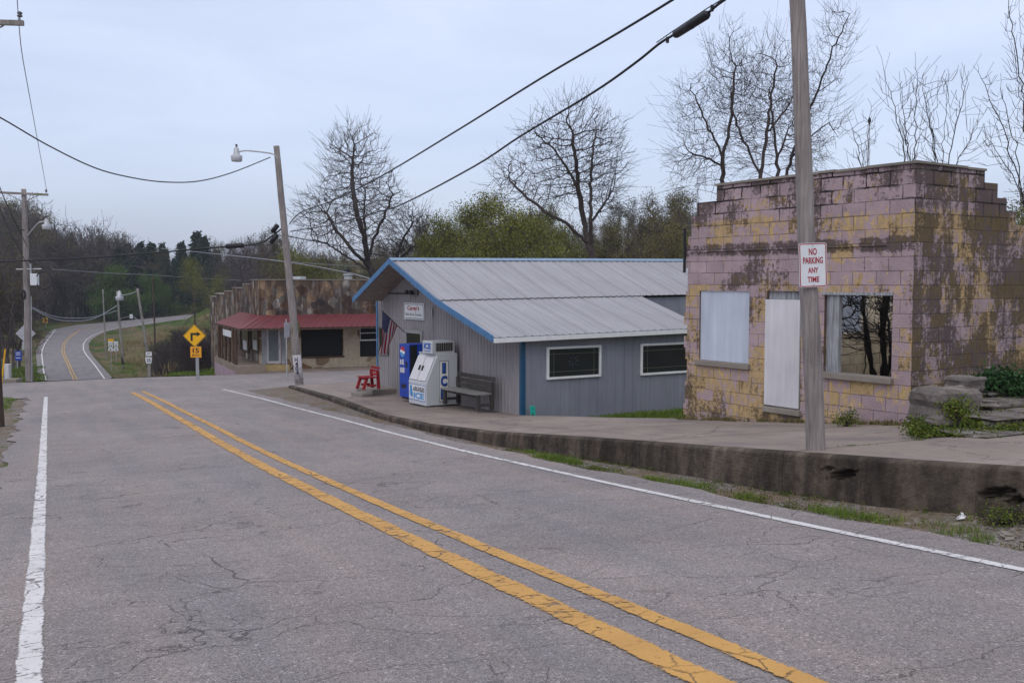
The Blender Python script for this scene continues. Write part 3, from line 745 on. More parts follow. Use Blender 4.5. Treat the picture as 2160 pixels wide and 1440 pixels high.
# ------------------------------------------------------------------ ruined block building
PK = Frame(6.44, 16.0, -.62, R(33))
pk = PK.root('block_building', 'roofless ruin of mauve painted concrete blocks peeling to ochre beside the sidewalk', 'building')
yL = PK.onx(1445, 800)[0]
def yz(px, py): return PK.onx(px, py)
ztop = yz(1880, 351)[1]
w1a, w1z1 = yz(1581, 615); w1b = yz(1476, 615)[0]; w1z0 = yz(1530, 764)[1]; w1z1 = yz(1476, 613)[1]
d_a, d_b = yz(1690, 700)[0], yz(1617, 700)[0]; dz1 = yz(1655, 614)[1]; dz0 = yz(1655, 871)[1]
w2a, w2b = yz(1882, 700)[0], yz(1738, 700)[0]; w2z1 = yz(1800, 618)[1]; w2z0 = yz(1800, 790)[1]
st1 = yz(1512, 397)[0]; st2 = yz(1470, 424)[0]; st3 = yz(1459, 452)[0]
zs1 = yz(1490, 426)[1]; zs2 = yz(1462, 456)[1]; zs3 = yz(1450, 500)[1]
def solid_f(y, z):
    k = int((z+5)/.232)
    if y > yL+(-.05, .0, .045, -.05, .045, 0, 0, -.05)[k*5 % 8]: return False
    if w1a < y < w1b and w1z0 < z < w1z1: return False
    if d_a < y < d_b and dz0 < z < dz1: return False
    if w2a < y < w2b and w2z0 < z < w2z1: return False
    top = ztop
    if y > st1: top = zs1
    if y > st2: top = zs2
    if y > st3: top = zs3
    return z < top
us = sorted({0, yL, yL-.05, yL+.045, w1a, w1b, d_a, d_b, w2a, w2b, st1, st2, st3}); zs_ = sorted({-1.2, w1z0, w1z1, dz0, dz1, w2z0, w2z1, zs1, zs2, zs3, ztop} | {-5+.232*k for k in range(17, 38) if -1.2 < -5+.232*k < ztop})
mbp = cellwall(us, zs_, solid_f, 'x', 0, .2, None, 0, 1)
mbp.build('front_wall', [M['block'], M['block_side']], pk)
# side wall stepping down to the back
sx = [(PK.ony(2078, 351)[0], ztop), (PK.ony(2105, 384)[0], PK.ony(2090, 386)[1]), (PK.ony(2124, 418)[0], PK.ony(2115, 418)[1]), (PK.ony(2143, 445)[0], PK.ony(2134, 446)[1])]
zz = sx[-1][1]
while zz > 1.9: sx.append((sx[-1][0]+.33, zz-.23)); zz -= .23
def solid_s(x, z):
    top = 1.7
    for a, b in sx:
        if x < a: top = b; break
    return z < top
us = sorted({.2, 8.0} | {a for a, b in sx}); zs_ = sorted({-1.2, 1.7} | {b for a, b in sx})
cellwall(us, zs_, solid_s, 'y', 0, .2, None, 0, 0).build('side_wall', M['block_side'], pk)
mbi = MB(); mbi.box((6.2, .2, -1.2), (6.4, yL+.5, 2.2)); mbi.build('back_wall', M['block_in'], pk)
mbi = MB(); mbi.box((.2, yL-.2, -1.2), (6.2, yL, 1.2)); mbi.build('far_wall', M['block_in'], pk)
boxobj('inner_floor', (.2, .2, -.2), (6.2, yL-.2, -.05), M['ground'], pk)
# coping slabs, uneven
mbc = MB(); rr = random.Random(3); y = -.04
while y < st1-.02:
    w = rr.uniform(.35, .8); y2 = min(y+w, st1+.02); dz = rr.uniform(-.006, .012)
    mbc.box((-.035, y+.004, ztop+.002+dz), (.24, y2-.004, ztop+.045+dz)); y = y2
x = .25
while x < sx[0][0]-.05:
    w = rr.uniform(.35, .7); x2 = min(x+w, sx[0][0]+.02); dz = rr.uniform(-.01, .008); mbc.box((x, -.03, ztop+.002+dz), (x2-.008, .23, ztop+.04+dz)); x = x2
mbc.build('coping', M['conc'], pk)
# string course above the openings
zc = yz(1500, 531)[1]
mbc = MB(); y = .5
while y < yL-.15:
    y2 = min(y+rr.uniform(.5, 1.1), yL-.1); mbc.box((-.022-rr.uniform(0, .012), y, zc), (.0, y2-.01, zc+.035)); y = y2
mbc.build('string_course', M['block'], pk)
mbl = MB(); mbl.box((-.006, w2a-.25, w2z1), (.0, w2b+.3, w2z1+.22)); 
o = boxobj('window_board', (.03, w1a+.004, w1z0+.01), (.055, w1b-.004, w1z1-.004), M['board'], pk); o['label'] = 'flat pale board closing the window opening'
boxobj('window_sill', (-.07, w1a-.05, w1z0-.10), (.19, w1b+.06, w1z0+.006), M['conc'], pk, .012)
o = boxobj('door_panel', (-.012, d_a+.03, yz(1655, 858)[1]), (.018, d_b+.03, yz(1655, 632)[1]), M['offwhite'], pk)
boxobj('door_frame', (.06, d_a, yz(1655, 632)[1]-.05), (.14, d_b, dz1), M['old_wood'], pk)
boxobj('door_sill', (-.06, d_a-.03, dz0-.02), (.19, d_b+.03, yz(1655, 858)[1]-.03), M['conc'], pk, .012)
boxobj('window_sill', (-.09, w2a-.05, w2z0-.10), (.21, w2b+.04, w2z0+.004), M['conc'], pk, .012)
fr = MB(); fr.box((.02, w2b-.30, w2z0+.004), (.10, w2b-.10, w2z1)); fr.box((-.03, w2a-.01, w2z1-.035), (.06, w2b+.05, w2z1+.012)); fr.box((.06, w2b-.09, w2z0+.004), (.14, w2b-.003, w2z1-.04))
fr.build('window_frame', M['old_wood'], pk)
pp = MB(); yp, _ = yz(1698, 700); pp.tube([(-.05, yp, yz(1698, 480)[1]), (-.05, yp-.01, yz(1698, 372)[1])], .025, 8); pp.box((-.07, yp-.02, yz(1698, 385)[1]), (-.03, yp+.16, yz(1698, 385)[1]+.03)); pp.build('pipe', plain('rusty_pipe', (.13, .055, .04), .8), pk)
pp = MB(); pp.tube([(-.03, yL+.02, yz(1445, 575)[1]), (-.03, yL+.02, yz(1445, 482)[1])], .03, 8); pp.build('pipe', M['black'], pk)

# ------------------------------------------------------------------ grocery of grey metal siding
GR = Frame(.262, 25.0, -1.64, R(32.5))
gr = GR.root('grocery_store', 'low grey metal-sided grocery with pale metal roof and blue trim', 'building')
OV = -1.0
yLc = GR.onx(796, 700)[0]
pA = GR.onx(822, 547, OV); pT = GR.onx(745, 629, OV); pB = GR.onx(919, 630, OV); pE = GR.onx(1041, 710, OV)
xEnd = GR.ony(1349, 627, pB[0])[0]; LX = 19.0
# small rise of the roof towards the back end
xr_, zr_ = GR.ony(1436, 549, pA[0]); kA = (zr_-pA[1])/(xr_-OV)
xe_, ze_ = GR.ony(1446, 691, pE[0]); kE = (ze_-pE[1])/(xe_-OV)
kB = (kA+kE)/2
print('grocery', yLc, pA, pT, pB, pE, xEnd, kA, kE, xe_)
def rz_at(y):
    pts = [(pE[0], pE[1]), (pB[0], pB[1]), (pA[0], pA[1]), (pT[0], pT[1])]
    return float(np.interp(y, [p[0] for p in pts], [p[1] for p in pts]))
def roofp(y, x):
    k = float(np.interp(y, [pE[0], pB[0], pA[0], pT[0]], [kE, kB, kA, kA]))
    return rz_at(y)+k*(x-OV)
def ribbed_slope(ya, yb, x0, x1, pitch=.235):
    mb = MB(); n = 6; L = math.hypot(yb-ya, rz_at(yb)-rz_at(ya))
    xs = []; x = x0
    while x < x1-1e-6:
        for d, h in ((0, 0), (.165, 0), (.185, .02), (.205, .02), (.225, 0)):
            if x+d < x1: xs.append((x+d, h))
        x += pitch
    xs.append((x1, 0))
    for i in range(len(xs)-1):
        (xa, ha), (xb, hb) = xs[i], xs[i+1]
        for k in range(n):
            f0, f1 = k/n, (k+1)/n; y0, y1 = ya+(yb-ya)*f0, ya+(yb-ya)*f1
            mb.face([(xa, y0, roofp(y0, xa)+ha), (xb, y0, roofp(y0, xb)+hb), (xb, y1, roofp(y1, xb)+hb), (xa, y1, roofp(y1, xa)+ha)], [(xa, L*f0), (xb, L*f0), (xb, L*f1), (xa, L*f1)])
    return mb
ribbed_slope(pB[0]-.12, pA[0], OV, LX).build('upper_roof', M['roof'], gr)
m2 = ribbed_slope(pE[0], pB[0], OV, xEnd)
for i, v in enumerate(m2.v): m2.v[i] = (v[0], v[1], v[2]-.03)
m2.build('lower_roof', M['roof'], gr)
ribbed_slope(pT[0], pA[0], OV, LX).build('back_roof', M['roof'], gr)
rc = MB()
for a, b in ((OV-.02, LX),):
    n = 20
    for i in range(n):
        x0, x1 = a+(b-a)*i/n, a+(b-a)*(i+1)/n
        z0, z1 = roofp(pA[0], x0)+.05, roofp(pA[0], x1)+.05
        for sgn in (-1, 1):
            ye = pA[0]+sgn*.16
            rc.face([(x0, pA[0], z0), (x1, pA[0], z1), (x1, ye, roofp(ye, x1)+.032), (x0, ye, roofp(ye, x0)+.032)])
rc.build('ridge_cap', plain('ridge_blue', (.20, .30, .42), .45), gr)
# blue barge boards along the gable edge
bb = MB()
def barge(ya, yb, drop=.17, lift=.03):
    n = 5
    za, zb = roofp(ya, OV)+lift, roofp(yb, OV)+lift
    P = [(OV-.03, ya, za-drop), (OV-.03, yb, zb-drop), (OV-.03, yb, zb), (OV-.03, ya, za)]
    bb.prism(P, (.028, 0, 0))
barge(pE[0], pB[0]); barge(pB[0], pA[0]); barge(pA[0], pT[0])
bb.build('barge_board', M['blue_trim'], gr)
# soffit under the overhang
sf = MB()
for ya, yb in ((pE[0], pB[0]), (pB[0], pA[0]), (pA[0], pT[0])):
    sf.face([(OV, ya, roofp(ya, OV)-.10), (OV, yb, roofp(yb, OV)-.10), (.1, yb, roofp(yb, 0)-.10), (.1, ya, roofp(ya, 0)-.10)])
sf.face([(0, yLc, roofp(yLc, 0)-.1), (LX, yLc, roofp(yLc, LX)-.1), (LX, pT[0], roofp(pT[0], LX)-.06), (0, pT[0], roofp(pT[0], 0)-.06)])
sf.build('soffit', plain('soffit_board', (.26, .225, .20), .8, var=.2), gr)
# ribbed front wall
fw = MB(); y = 0; pts = []
while y < yLc:
    for d, h in ((0, 0), (.085, 0), (.105, -.028), (.135, -.028), (.155, 0)):
        if y+d < yLc: pts.append((y+d, h))
    y += .16
pts.append((yLc, 0))
for i in range(len(pts)-1):
    (ya, ha), (yb, hb) = pts[i], pts[i+1]
    fw.face([(ha, ya, -.9), (hb, yb, -.9), (hb, yb, roofp(yb, 0)-.1), (ha, ya, roofp(ya, 0)-.1)], [(ya, 0), (yb, 0), (yb, 3), (ya, 3)])
fw.build('front_wall', M['siding'], gr)
sw = MB(); x = 0; pts = []
while x < xEnd:
    for d, h in ((0, 0), (.26, 0), (.268, .012), (.288, .012), (.296, 0)):
        if x+d < xEnd-.01: pts.append((x+d, h))
    x += .30
pts.append((xEnd-.01, 0))
for i in range(len(pts)-1):
    (xa, ha), (xb, hb) = pts[i], pts[i+1]; zt = lambda x: roofp(0, x)-.06
    sw.face([(xa, ha, -.9), (xb, hb, -.9), (xb, hb, zt(xb)), (xa, ha, zt(xa))], [(xa, 0), (xb, 0), (xb, 2.2), (xa, 2.2)])
sw.face([(xEnd-.01, 0, -.9), (xEnd-.01, pB[0], -.9), (xEnd-.01, pB[0], roofp(pB[0], xEnd)-.12), (xEnd-.01, 0, roofp(0, xEnd)-.12)], [(0, 0), (3, 0), (3, 3), (0, 2)])
sw.build('side_wall', M['siding2'], gr)
iw = MB(); iw.face([(xEnd, pB[0]+.01, -.9), (LX-.3, pB[0]+.01, -.9), (LX-.3, pB[0]+.01, roofp(pB[0], LX)-.1), (xEnd, pB[0]+.01, roofp(pB[0], xEnd)-.1)], [(0, 0), (10, 0), (10, 3), (0, 3)])
iw.face([(LX-.3, pB[0], -.9), (LX-.3, yLc, -.9), (LX-.3, yLc, rz_at(yLc)), (LX-.3, pA[0], pA[1]), (LX-.3, pB[0], pB[1])])
iw.face([(0, yLc, -.9), (LX-.3, yLc, -.9), (LX-.3, yLc, roofp(yLc, LX)-.1), (0, yLc, roofp(yLc, 0)-.1)], [(0, 0), (14, 0), (14, 2.5), (0, 2.5)])
iw.build('rear_wall', M['siding2'], gr)
boxobj('corner_trim', (-.035, -.03, -.8), (.075, .09, roofp(0, 0)-.12), M['dark_blue'], gr)
boxobj('corner_trim', (-.035, yLc-.06, -.5), (.06, yLc+.02, roofp(yLc, 0)-.12), M['blue_trim'], gr)
gt = MB()
zg0, zg1 = roofp(pE[0], OV)-.04, roofp(pE[0], xEnd)-.04
for (ya, yb, za, zb) in ((pE[0]-.10, pE[0]-.10, -.11, .0), (pE[0]-.10, pE[0]+.01, -.11, -.11), (pE[0]+.01, pE[0]+.01, -.11, 0.0)):
    gt.face([(OV, ya, zg0+za), (xEnd, ya, zg1+za), (xEnd, yb, zg1+zb), (OV, yb, zg0+zb)])
gt.face([(OV, pE[0]-.10, zg0-.11), (OV, pE[0]+.01, zg0-.11), (OV, pE[0]+.01, zg0), (OV, pE[0]-.10, zg0)])
gt.build('gutter', M['white'], gr, fix=False)
def window_on_side(px0, px1, py0, py1, name='window'):
    x0, zt_ = GR.ony(px0, py0, -.04); x1, _ = GR.ony(px1, py0, -.04); zb_ = GR.ony(px0, py1, -.04)[1]
    fm = MB(); t = .062
    for a, b in (((x0, zb_), (x1, zb_+t)), ((x0, zt_-t), (x1, zt_)), ((x0, zb_+t), (x0+t, zt_-t)), ((x1-t, zb_+t), (x1, zt_-t))):
        fm.box((a[0], -.06, a[1]), (b[0], -.002, b[1]))
    w = fm.build('window', M['white'], gr, bevel=.006)
    g = MB(); g.box((x0+t, -.02, zb_+t), (x1-t, -.006, zt_-t)); g.build('pane', M['glass'], w)
    mu = MB()
    for f in (.1, .9):
        xm = x0+t+(x1-x0-2*t)*f; mu.box((xm-.008, -.026, zb_+t), (xm+.008, -.021, zt_-t))
        zm = zb_+t+(zt_-zb_-2*t)*(.18 if f < .5 else .82); mu.box((x0+t, -.027, zm-.008), (x1-t, -.022, zm+.008))
    mu.build('muntin', plain('bronze_muntin', (.085, .095, .07), .4), w)
    return w, x0, x1, zb_, zt_
w, x0, x1, zb_, zt_ = window_on_side(1154, 1268, 732, 801)
q = MB(); cx, cz = (x0+x1)/2-.05, (zb_+zt_)/2+.03
for k in range(8):
    a = k*math.pi/4; q.tube([(cx+.06*math.cos(a), -.03, cz+.06*math.sin(a)), (cx+.17*math.cos(a), -.03, cz+.17*math.sin(a))], [.012, .03], 4)
q.build('star_ornament', plain('dull_blue_ornament', (.035, .04, .06), .6), w)
window_on_side(1352, 1470, 725, 792)
# front door, half hidden behind the machines
def front_rect(px0, px1, py0, py1, x=-.03):
    ya, zt = GR.onx(px1, py0, x); yb, _ = GR.onx(px0, py0, x); zb = GR.onx((px0+px1)/2, py1, x)[1]; zt = GR.onx((px0+px1)/2, py0, x)[1]
    return ya, yb, zb, zt
ya, yb, zb, zt = front_rect(856, 892, 696, 830)
dm = MB(); t = .10
for a, b in (((ya, zb), (ya+t, zt)), ((yb-t, zb), (yb, zt)), ((ya+t, zt-t), (yb-t, zt)), ((ya+t, zb), (yb-t, zb+.12))): dm.box((-.07, a[0], a[1]), (-.03, b[0], b[1]))
door = dm.build('door', M['galv'], gr)
dp = MB(); dp.box((-.045, ya+t, zb+.12), (-.032, yb-t, zt-t)); dp.build('pane', M['glass'], door)
ya, yb, zb, zt = front_rect(800, 819, 688, 745)
wm = MB(); t = .06
for a, b in (((ya, zb), (ya+t, zt)), ((yb-t, zb), (yb, zt)), ((ya+t, zt-t), (yb-t, zt)), ((ya, zb-.05), (yb, zb+.05))): wm.box((-.07, a[0], a[1]), (-.03, b[0], b[1]))
w = wm.build('window', M['bench_top'], gr); dp = MB(); dp.box((-.045, ya+t, zb+.05), (-.032, yb-t, zt-t)); dp.build('pane', M['glass'], w)
ya, yb, zb, zt = front_rect(873, 882, 608, 622)
v = MB()
for k in range(5): v.box((-.075, ya, zb+(zt-zb)*k/5), (-.03, yb, zb+(zt-zb)*(k+.7)/5))
v.box((-.05, ya, zb), (-.031, yb, zt)); v.build('gable_vent', M['bench_top'], gr)
yv, zv_ = GR.onx(868, 617, -.1); fl = MB(); fl.box((-.12, yv-.05, zv_-.05), (-.03, yv+.05, zv_+.05))
for k in (-1, 1): fl.lathe((-.2, yv+k*.12, zv_-.06), [(.03, .14), (.05, .1), (.085, 0)], 10)
fl.build('flood_light', M['black'], gr)
yv0, zv0 = GR.onx(868, 619, -.04); yv1, zv1 = GR.onx(798, 619, -.04)
cb = MB(); cb.tube([(-.045, yv0, zv0), (-.045, (yv0+yv1)/2, zv0-.01), (-.045, yv1, zv1), (-.5, yv1+.5, zv1+.02)], .018, 6); cb.build('conduit', M['black'], gr)
yv0, zv0 = GR.onx(912, 660, -.04); cb = MB(); cb.tube([(-.04, yv0, zv0+.2), (-.04, yv0, zv0-1.2)], .012, 6); cb.box((-.07, yv0-.03, zv0-.1), (-.03, yv0+.03, zv0+.1)); cb.build('conduit', M['galv'], gr)
st = MB(); ya, z0_ = GR.onx(838, 824); yb, _ = GR.onx(803, 815); st.box((-.85, ya, -.6), (-.001, yb, .07)); st.box((-1.25, ya-.1, -.6), (-.85, yb-.5, -.03)); st.build('door_step', M['conc'], gr, bevel=.02)
# sign
ya, yb, zb, zt = front_rect(852, 894, 640, 674, -.06)
zb = GR.onx(874, 674, -.06)[1]; zt = GR.onx(874, 639, -.06)[1]
sroot = empty('store_sign', GR.world(-.035, (ya+yb)/2, (zb+zt)/2), GR.rot, 'white rectangular store sign with red and black lettering over the grocery door', 'sign')
w_, h_ = yb-ya, zt-zb
bd = MB(); bd.box((-.03, -w_/2, -h_/2), (0, w_/2, h_/2)); bd.build('board', M['sign_white'], sroot, bevel=.004)
bo = MB()
for s_ in (-1, 1): bo.box((-.034, -w_/2+.03, s_*(h_/2-.04)-.008), (-.0305, w_/2-.03, s_*(h_/2-.04)+.008)); bo.box((-.034, s_*(w_/2-.035)-.006, -h_/2+.05), (-.0305, s_*(w_/2-.035)+.006, h_/2-.05))
bo.build('border', M['navy'], sroot)
lettering("Carey's", M['red'], sroot, (-.033, .02, h_*.16), (0, -1, 0), (0, 0, 1), w_*.60, h_*.36, bold=.03)
lettering("Black Rock Grocery", M['black'], sroot, (-.033, 0, -h_*.21), (0, -1, 0), (0, 0, 1), w_*.80, h_*.22, bold=.006)
# flag on a slanting staff
ym, zm = GR.onx(855, 702, -.05); mnt = GR.world(-.05, ym, zm)
r = ray(806, 655); tipx = -1.25; yt, ztp = GR.onx(806, 655, tipx); tip = GR.world(tipx, yt, ztp)
fx = empty('flag', mnt, 0, 'striped flag with blue starred corner hanging from a slanted staff on the grocery wall', 'flag')
def fl_(p): return Vector(p)-mnt
sm = MB(); sm.tube([fl_(mnt), fl_(tip)], .014, 8); sm.lathe(fl_(tip), [(.02, -.02), (.03, 0), (.0, .04)], 8); sm.build('staff', M['bench_top'], fx)
br = MB(); br.box((-.04, -.04, -.06), (.04, .04, .06)); br.build('bracket', M['galv'], fx)
A = mnt+(tip-mnt)*.985; B = mnt+(tip-mnt)*.36
yc, zc_ = GR.onx(800, 744, -1.0); Cc = GR.world(-1.0, yc, zc_); yd, zd = GR.onx(820, 742, -.55); Dd = GR.world(-.55, yd, zd)
nu, nv = 26, 27
fm = MB(); grid = []
for i in range(nu+1):
    u = i/nu; rowp = []
    for j in range(nv+1):
        v_ = j/nv
        top = A+(B-A)*v_; bot = Cc+(Dd-Cc)*v_
        p = top+(bot-top)*u
        amp = .07*math.sin(u*math.pi*.5)
        p = p+Vector((.8, -.5, 0))*amp*math.sin(v_*9+u*2.2)+Vector((.2, .1, 0))*.05*u*math.sin(u*11+v_*3)
        p.z -= .05*math.sin(math.pi*v_)*u
        rowp.append(p-mnt)
    grid.append(rowp)
for i in range(nu):
    for j in range(nv):
        fm.face([grid[i][j], grid[i+1][j], grid[i+1][j+1], grid[i][j+1]], [(i/nu, j/nv), ((i+1)/nu, j/nv), ((i+1)/nu, (j+1)/nv), (i/nu, (j+1)/nv)])
tf = NT('flag_cloth'); x = tf.sep(tf.uv())
stp = tf.math('GREATER_THAN', tf.math('FRACT', tf.math('MULTIPLY', x[1], 6.5)), .5)
cc = tf.mix(stp, (.42, .02, .035), (.70, .68, .70))
cant = tf.math('MULTIPLY', tf.math('LESS_THAN', x[0], .42), tf.math('LESS_THAN', x[1], 7/13))
star = tf.ramp(tf.vor(tf.mapv(tf.uv(), (1, 1.0, 1)), 17, rnd=0), [(.20, 1), (.24, 0)])
cc = tf.mix(cant, cc, tf.mix(star, (.014, .025, .14), (.6, .6, .62))); tf.set(Base_Color=cc, Roughness=.8)
fm.build('cloth', tf.mat, fx, smooth=True)

# vending machine
def wfr(name, fx_, x, y, z, label, cat, group=None): return empty(name, GR.world(x, y, z), GR.rot, label, cat, group)
vx = -.95; yv1, zv1 = GR.onx(842, 727, vx); yv0, _ = GR.onx(862.5, 727, vx); zvt = GR.onx(852, 725, vx)[1]; zvb = GR.onx(852, 841, vx)[1]
vw = yv1-yv0; vh = zvt-zvb
vm = wfr('vending_machine', GR, vx, (yv0+yv1)/2, zvb, 'tall blue drinks vending machine with round tricolour emblem beside the store door', 'vending machine')
xs1 = .80
b = MB(); b.box((.14, -vw/2, .06), (xs1, vw/2, vh)); b.build('cabinet', M['blue'], vm, bevel=.012)
b = MB(); b.box((0, -vw/2, .06), (.136, vw/2, vh-.005)); d_ = b.build('door', M['blue'], vm, bevel=.012)
b = MB(); b.box((.03, -vw/2-.004, .08), (.26, -vw/2-.001, vh-.03)); b.build('side_strip', M['black'], vm)  # flat black strip down the front part of the side panel
b = MB(); b.box((.05, -vw/2+.04, 0), (xs1-.05, vw/2-.04, .06)); b.build('base', M['black'], vm)
def disc(mb, cy, cz, r, x, m=0, n=24, a0=0, a1=2*math.pi, inner=None):
    pts = [(x, cy+r*math.cos(a0+(a1-a0)*i/n), cz+r*math.sin(a0+(a1-a0)*i/n)) for i in range(n+1)]
    mb.face(pts, None, m)
em = MB(); cy, cz, rr_ = .09, vh*.855, .155
def seg(za, zb_, m):
    n = 14; up, lo = [], []
    for i in range(n+1):
        t = -1+2*i/n
        lim = math.sqrt(max(0, 1-t*t)); w_a = za+.14*math.sin(t*2.6) if za > -1 else -9; w_b = zb_+.14*math.sin(t*2.6) if zb_ < 1 else 9
        lo.append((-.006, cy+rr_*t, cz+rr_*max(-lim, min(lim, w_a)))); up.append((-.006, cy+rr_*t, cz+rr_*max(-lim, min(lim, w_b))))
    for i in range(n): em.face([lo[i], lo[i+1], up[i+1], up[i]], None, m)
seg(.22, 2, 0); seg(-.22, .22, 1); seg(-2, -.22, 2)
em.build('emblem', [plain('emblem_red', (.45, .02, .05), .4), M['white'], M['lightblue']], vm, fix=False)
b = MB()
for (y0, y1, z0, z1) in ((.16, .24, .62, .71), (.02, .1, .62, .72), (.14, .24, .475, .565), (-.03, .10, .475, .57)): b.box((-.012, y0, z0*vh), (-.001, y1, z1*vh))
b.build('label_panel', M['offwhite'], vm)
b = MB(); b.box((-.014, -.33*vw, .58*vh), (-.001, -.18*vw, .68*vh)); b.build('coin_slot', M['black'], vm)
b = MB(); b.box((-.010, -.1, .20*vh), (-.001, .17, .27*vh)); b.build('dispenser_slot', M['black'], vm)
# ice merchandiser
ix = -1.15
yi1, zi = GR.onx(862, 846, ix); yi0, zi0 = GR.onx(899, 857, ix); zib = zi0
iw_ = yi1-yi0
ic = wfr('ice_freezer', GR, ix, yi0, zib, 'white slant front ice freezer with ICE lettering beside the blue vending machine', 'ice freezer')
xf_, ztopb = GR.ony(953, 753, yi0); idp = .98
hb = 1.42
prof = [(0, 0), (0, .62), (.34, hb-.06), (.30, hb), (idp, hb), (idp, 0)]
b = MB(); b.prism([(p[0], 0, p[1]) for p in prof], (0, iw_, 0)); b.build('cabinet', M['freezer'], ic, bevel=.02)
slv = Vector((.34, 0, hb-.06-.62)); sn = Vector((-(hb-.68), 0, .34)).normalized(); sll = slv.length; slv.normalize()
def slant(u, t, off): return Vector((0, 0, .62))+slv*t+sn*off+Vector((0, u, 0))
for k in range(2):
    u0, u1 = (.05+k*(iw_/2-.03), iw_/2-.02+k*(iw_/2-.03)); b = MB()
    lo = [slant(u0, .05, .003), slant(u1, .05, .003), slant(u1, sll-.05, .003), slant(u0, sll-.05, .003)]
    b.prism(lo, sn*.035); dd = b.build('door', M['offwhite'], ic, bevel=.012)
    hd = MB(); uh = u1-.07 if k == 0 else u0+.07
    hd.prism([slant(uh-.025, .34, .04), slant(uh+.025, .34, .04), slant(uh+.025, .48, .04), slant(uh-.025, .48, .04)], sn*.03); hd.build('handle', M['black'], dd)
b = MB(); b.box((-.008, .03, .12), (-.001, iw_-.03, .56)); pnl = b.build('front_sign', M['white'], ic)
b = MB()
for a, c in (((.03, .12), (iw_-.03, .135)), ((.03, .545), (iw_-.03, .56)), ((.03, .12), (.045, .56)), ((iw_-.045, .12), (iw_-.03, .56))): b.box((-.011, a[0], a[1]), (-.0085, c[0], c[1]))
b.build('border', M['blue2'], pnl)
lettering('ARKANSAS', M['navy'], pnl, (-.012, iw_*.40, .43), (0, -1, 0), (0, 0, 1), iw_*.62, .14, bold=.02)
lettering('ICE', M['lightblue'], pnl, (-.012, iw_*.40, .25), (0, -1, 0), (0, 0, 1), iw_*.58, .17, bold=.05)
b = MB(); c0 = iw_*.83
for (dy, dz, ry, rz_) in ((0, .33, .09, .13), (.01, .47, .06, .06), (-.05, .25, .05, .07)):
    b.face([(-.0115, c0+dy+ry*math.cos(i*math.pi/10), dz+rz_*math.sin(i*math.pi/10)) for i in range(20)])
b.build('bear_figure', M['lightblue'], pnl, fix=False)
b = MB(); b.box((.40, -.008, .10), (.70, -.001, 1.22)); sp = b.build('side_sign', M['white'], ic)
b = MB()
for a, c in (((.40, .10), (.70, .115)), ((.40, 1.205), (.70, 1.22)), ((.40, .115), (.412, 1.205)), ((.688, .115), (.70, 1.205))): b.box((a[0], -.011, a[1]), (c[0], -.0085, c[1]))
b.build('border', M['navy'], sp)
for k, ch in enumerate('ICE'):
    zc_ = 1.02-.355*k
    lettering(ch, M['navy'], sp, (.55, -.0125, zc_), (1, 0, 0), (0, 0, 1), .12 if ch == 'I' else .21, .30, bold=.06)
    lettering(ch, M['blue2'], sp, (.545, -.0165, zc_+.008), (1, 0, 0), (0, 0, 1), .07 if ch == 'I' else .17, .26, bold=.03)
b = MB(); b.box((.22, .05, hb+.002), (.92, .62, hb+.34)); un = b.build('cooling_unit', M['freezer'], ic, bevel=.01)
b = MB(); b.box((.33, .046, hb+.06), (.86, .049, hb+.29)); b.build('grille_recess', M['black'], un)
b = MB()
for k in range(8): x = .345+k*.07; b.box((x, .036, hb+.06), (x+.022, .045, hb+.29))
b.build('grille', M['bench_top'], un)
lettering('ICE', M['blue2'], un, (.216, .335, hb+.20), (0, -1, 0), (0, 0, 1), .42, .17, bold=.05)
b = MB(); b.box((.2165, .12, hb+.055), (.2185, .55, hb+.075)); b.build('rule', M['blue2'], un)

# benches
def bench(x, y, z, w, label, seat_m, leg_m, flare=0, backh=.42, nplank=2):
    r_ = wfr('bench', GR, x, y, z, label, 'bench')
    d = .48
    b = MB()
    for k in range(3): b.box((k*d/3, -w/2, .40), ((k+1)*d/3-.012, w/2, .44))
    b.build('seat', seat_m, r_, bevel=.006)
    b = MB()
    for k in range(nplank):
        z0 = .47+k*backh/nplank; x0_ = d+.0+k*.03; b.box((x0_, -w/2, z0), (x0_+.03, w/2, z0+backh/nplank-.025))
    b.build('backrest', leg_m, r_, bevel=.006)
    for sx_, sy in ((0, -1), (0, 1), (1, -1), (1, 1)):
        y_ = sy*(w/2-.08); b = MB(); xx = .05 if not sx_ else d-.02
        fl2 = -flare if not sx_ else flare*.3
        hh = .395 if not sx_ else .40+backh*.8
        b.prism([(xx+fl2, y_-.045, 0), (xx+fl2+.10, y_-.045, 0), (xx+.10, y_-.045, hh), (xx, y_-.045, hh)], (0, .09, 0)); b.build('leg', leg_m, r_, bevel=.006)
    b = MB()
    for sy in (-1, 1): b.box((.12, sy*(w/2-.08)-.025, .10), (d-.03, sy*(w/2-.08)+.025, .17))
    b.box((.08, -w/2+.1, .33), (.12, w/2-.1, .395)); b.build('stretcher', leg_m, r_)
    return r_
y0b, zb0 = GR.onx(1003, 868, -.85); y1b, zb1 = GR.onx(931, 851, -.85)
bench(-.85, (y0b+y1b)/2, (zb0+zb1)/2, y1b-y0b+.1, 'weathered dark wooden bench beside the ice freezer against the grey store wall', M['bench_top'], M['bench'], 0, .40, 3)
y0b, zb0 = GR.onx(772, 821, -1.35); y1b, zb1 = GR.onx(752, 820, -1.35)
bench(-1.35, (y0b+y1b)/2, (zb0+zb1)/2, .74, 'small red painted wooden bench with splayed legs at the far corner of the grocery', M['red_bench'], M['red_bench'], .14, .34, 3).scale = (.86, .80, .86)
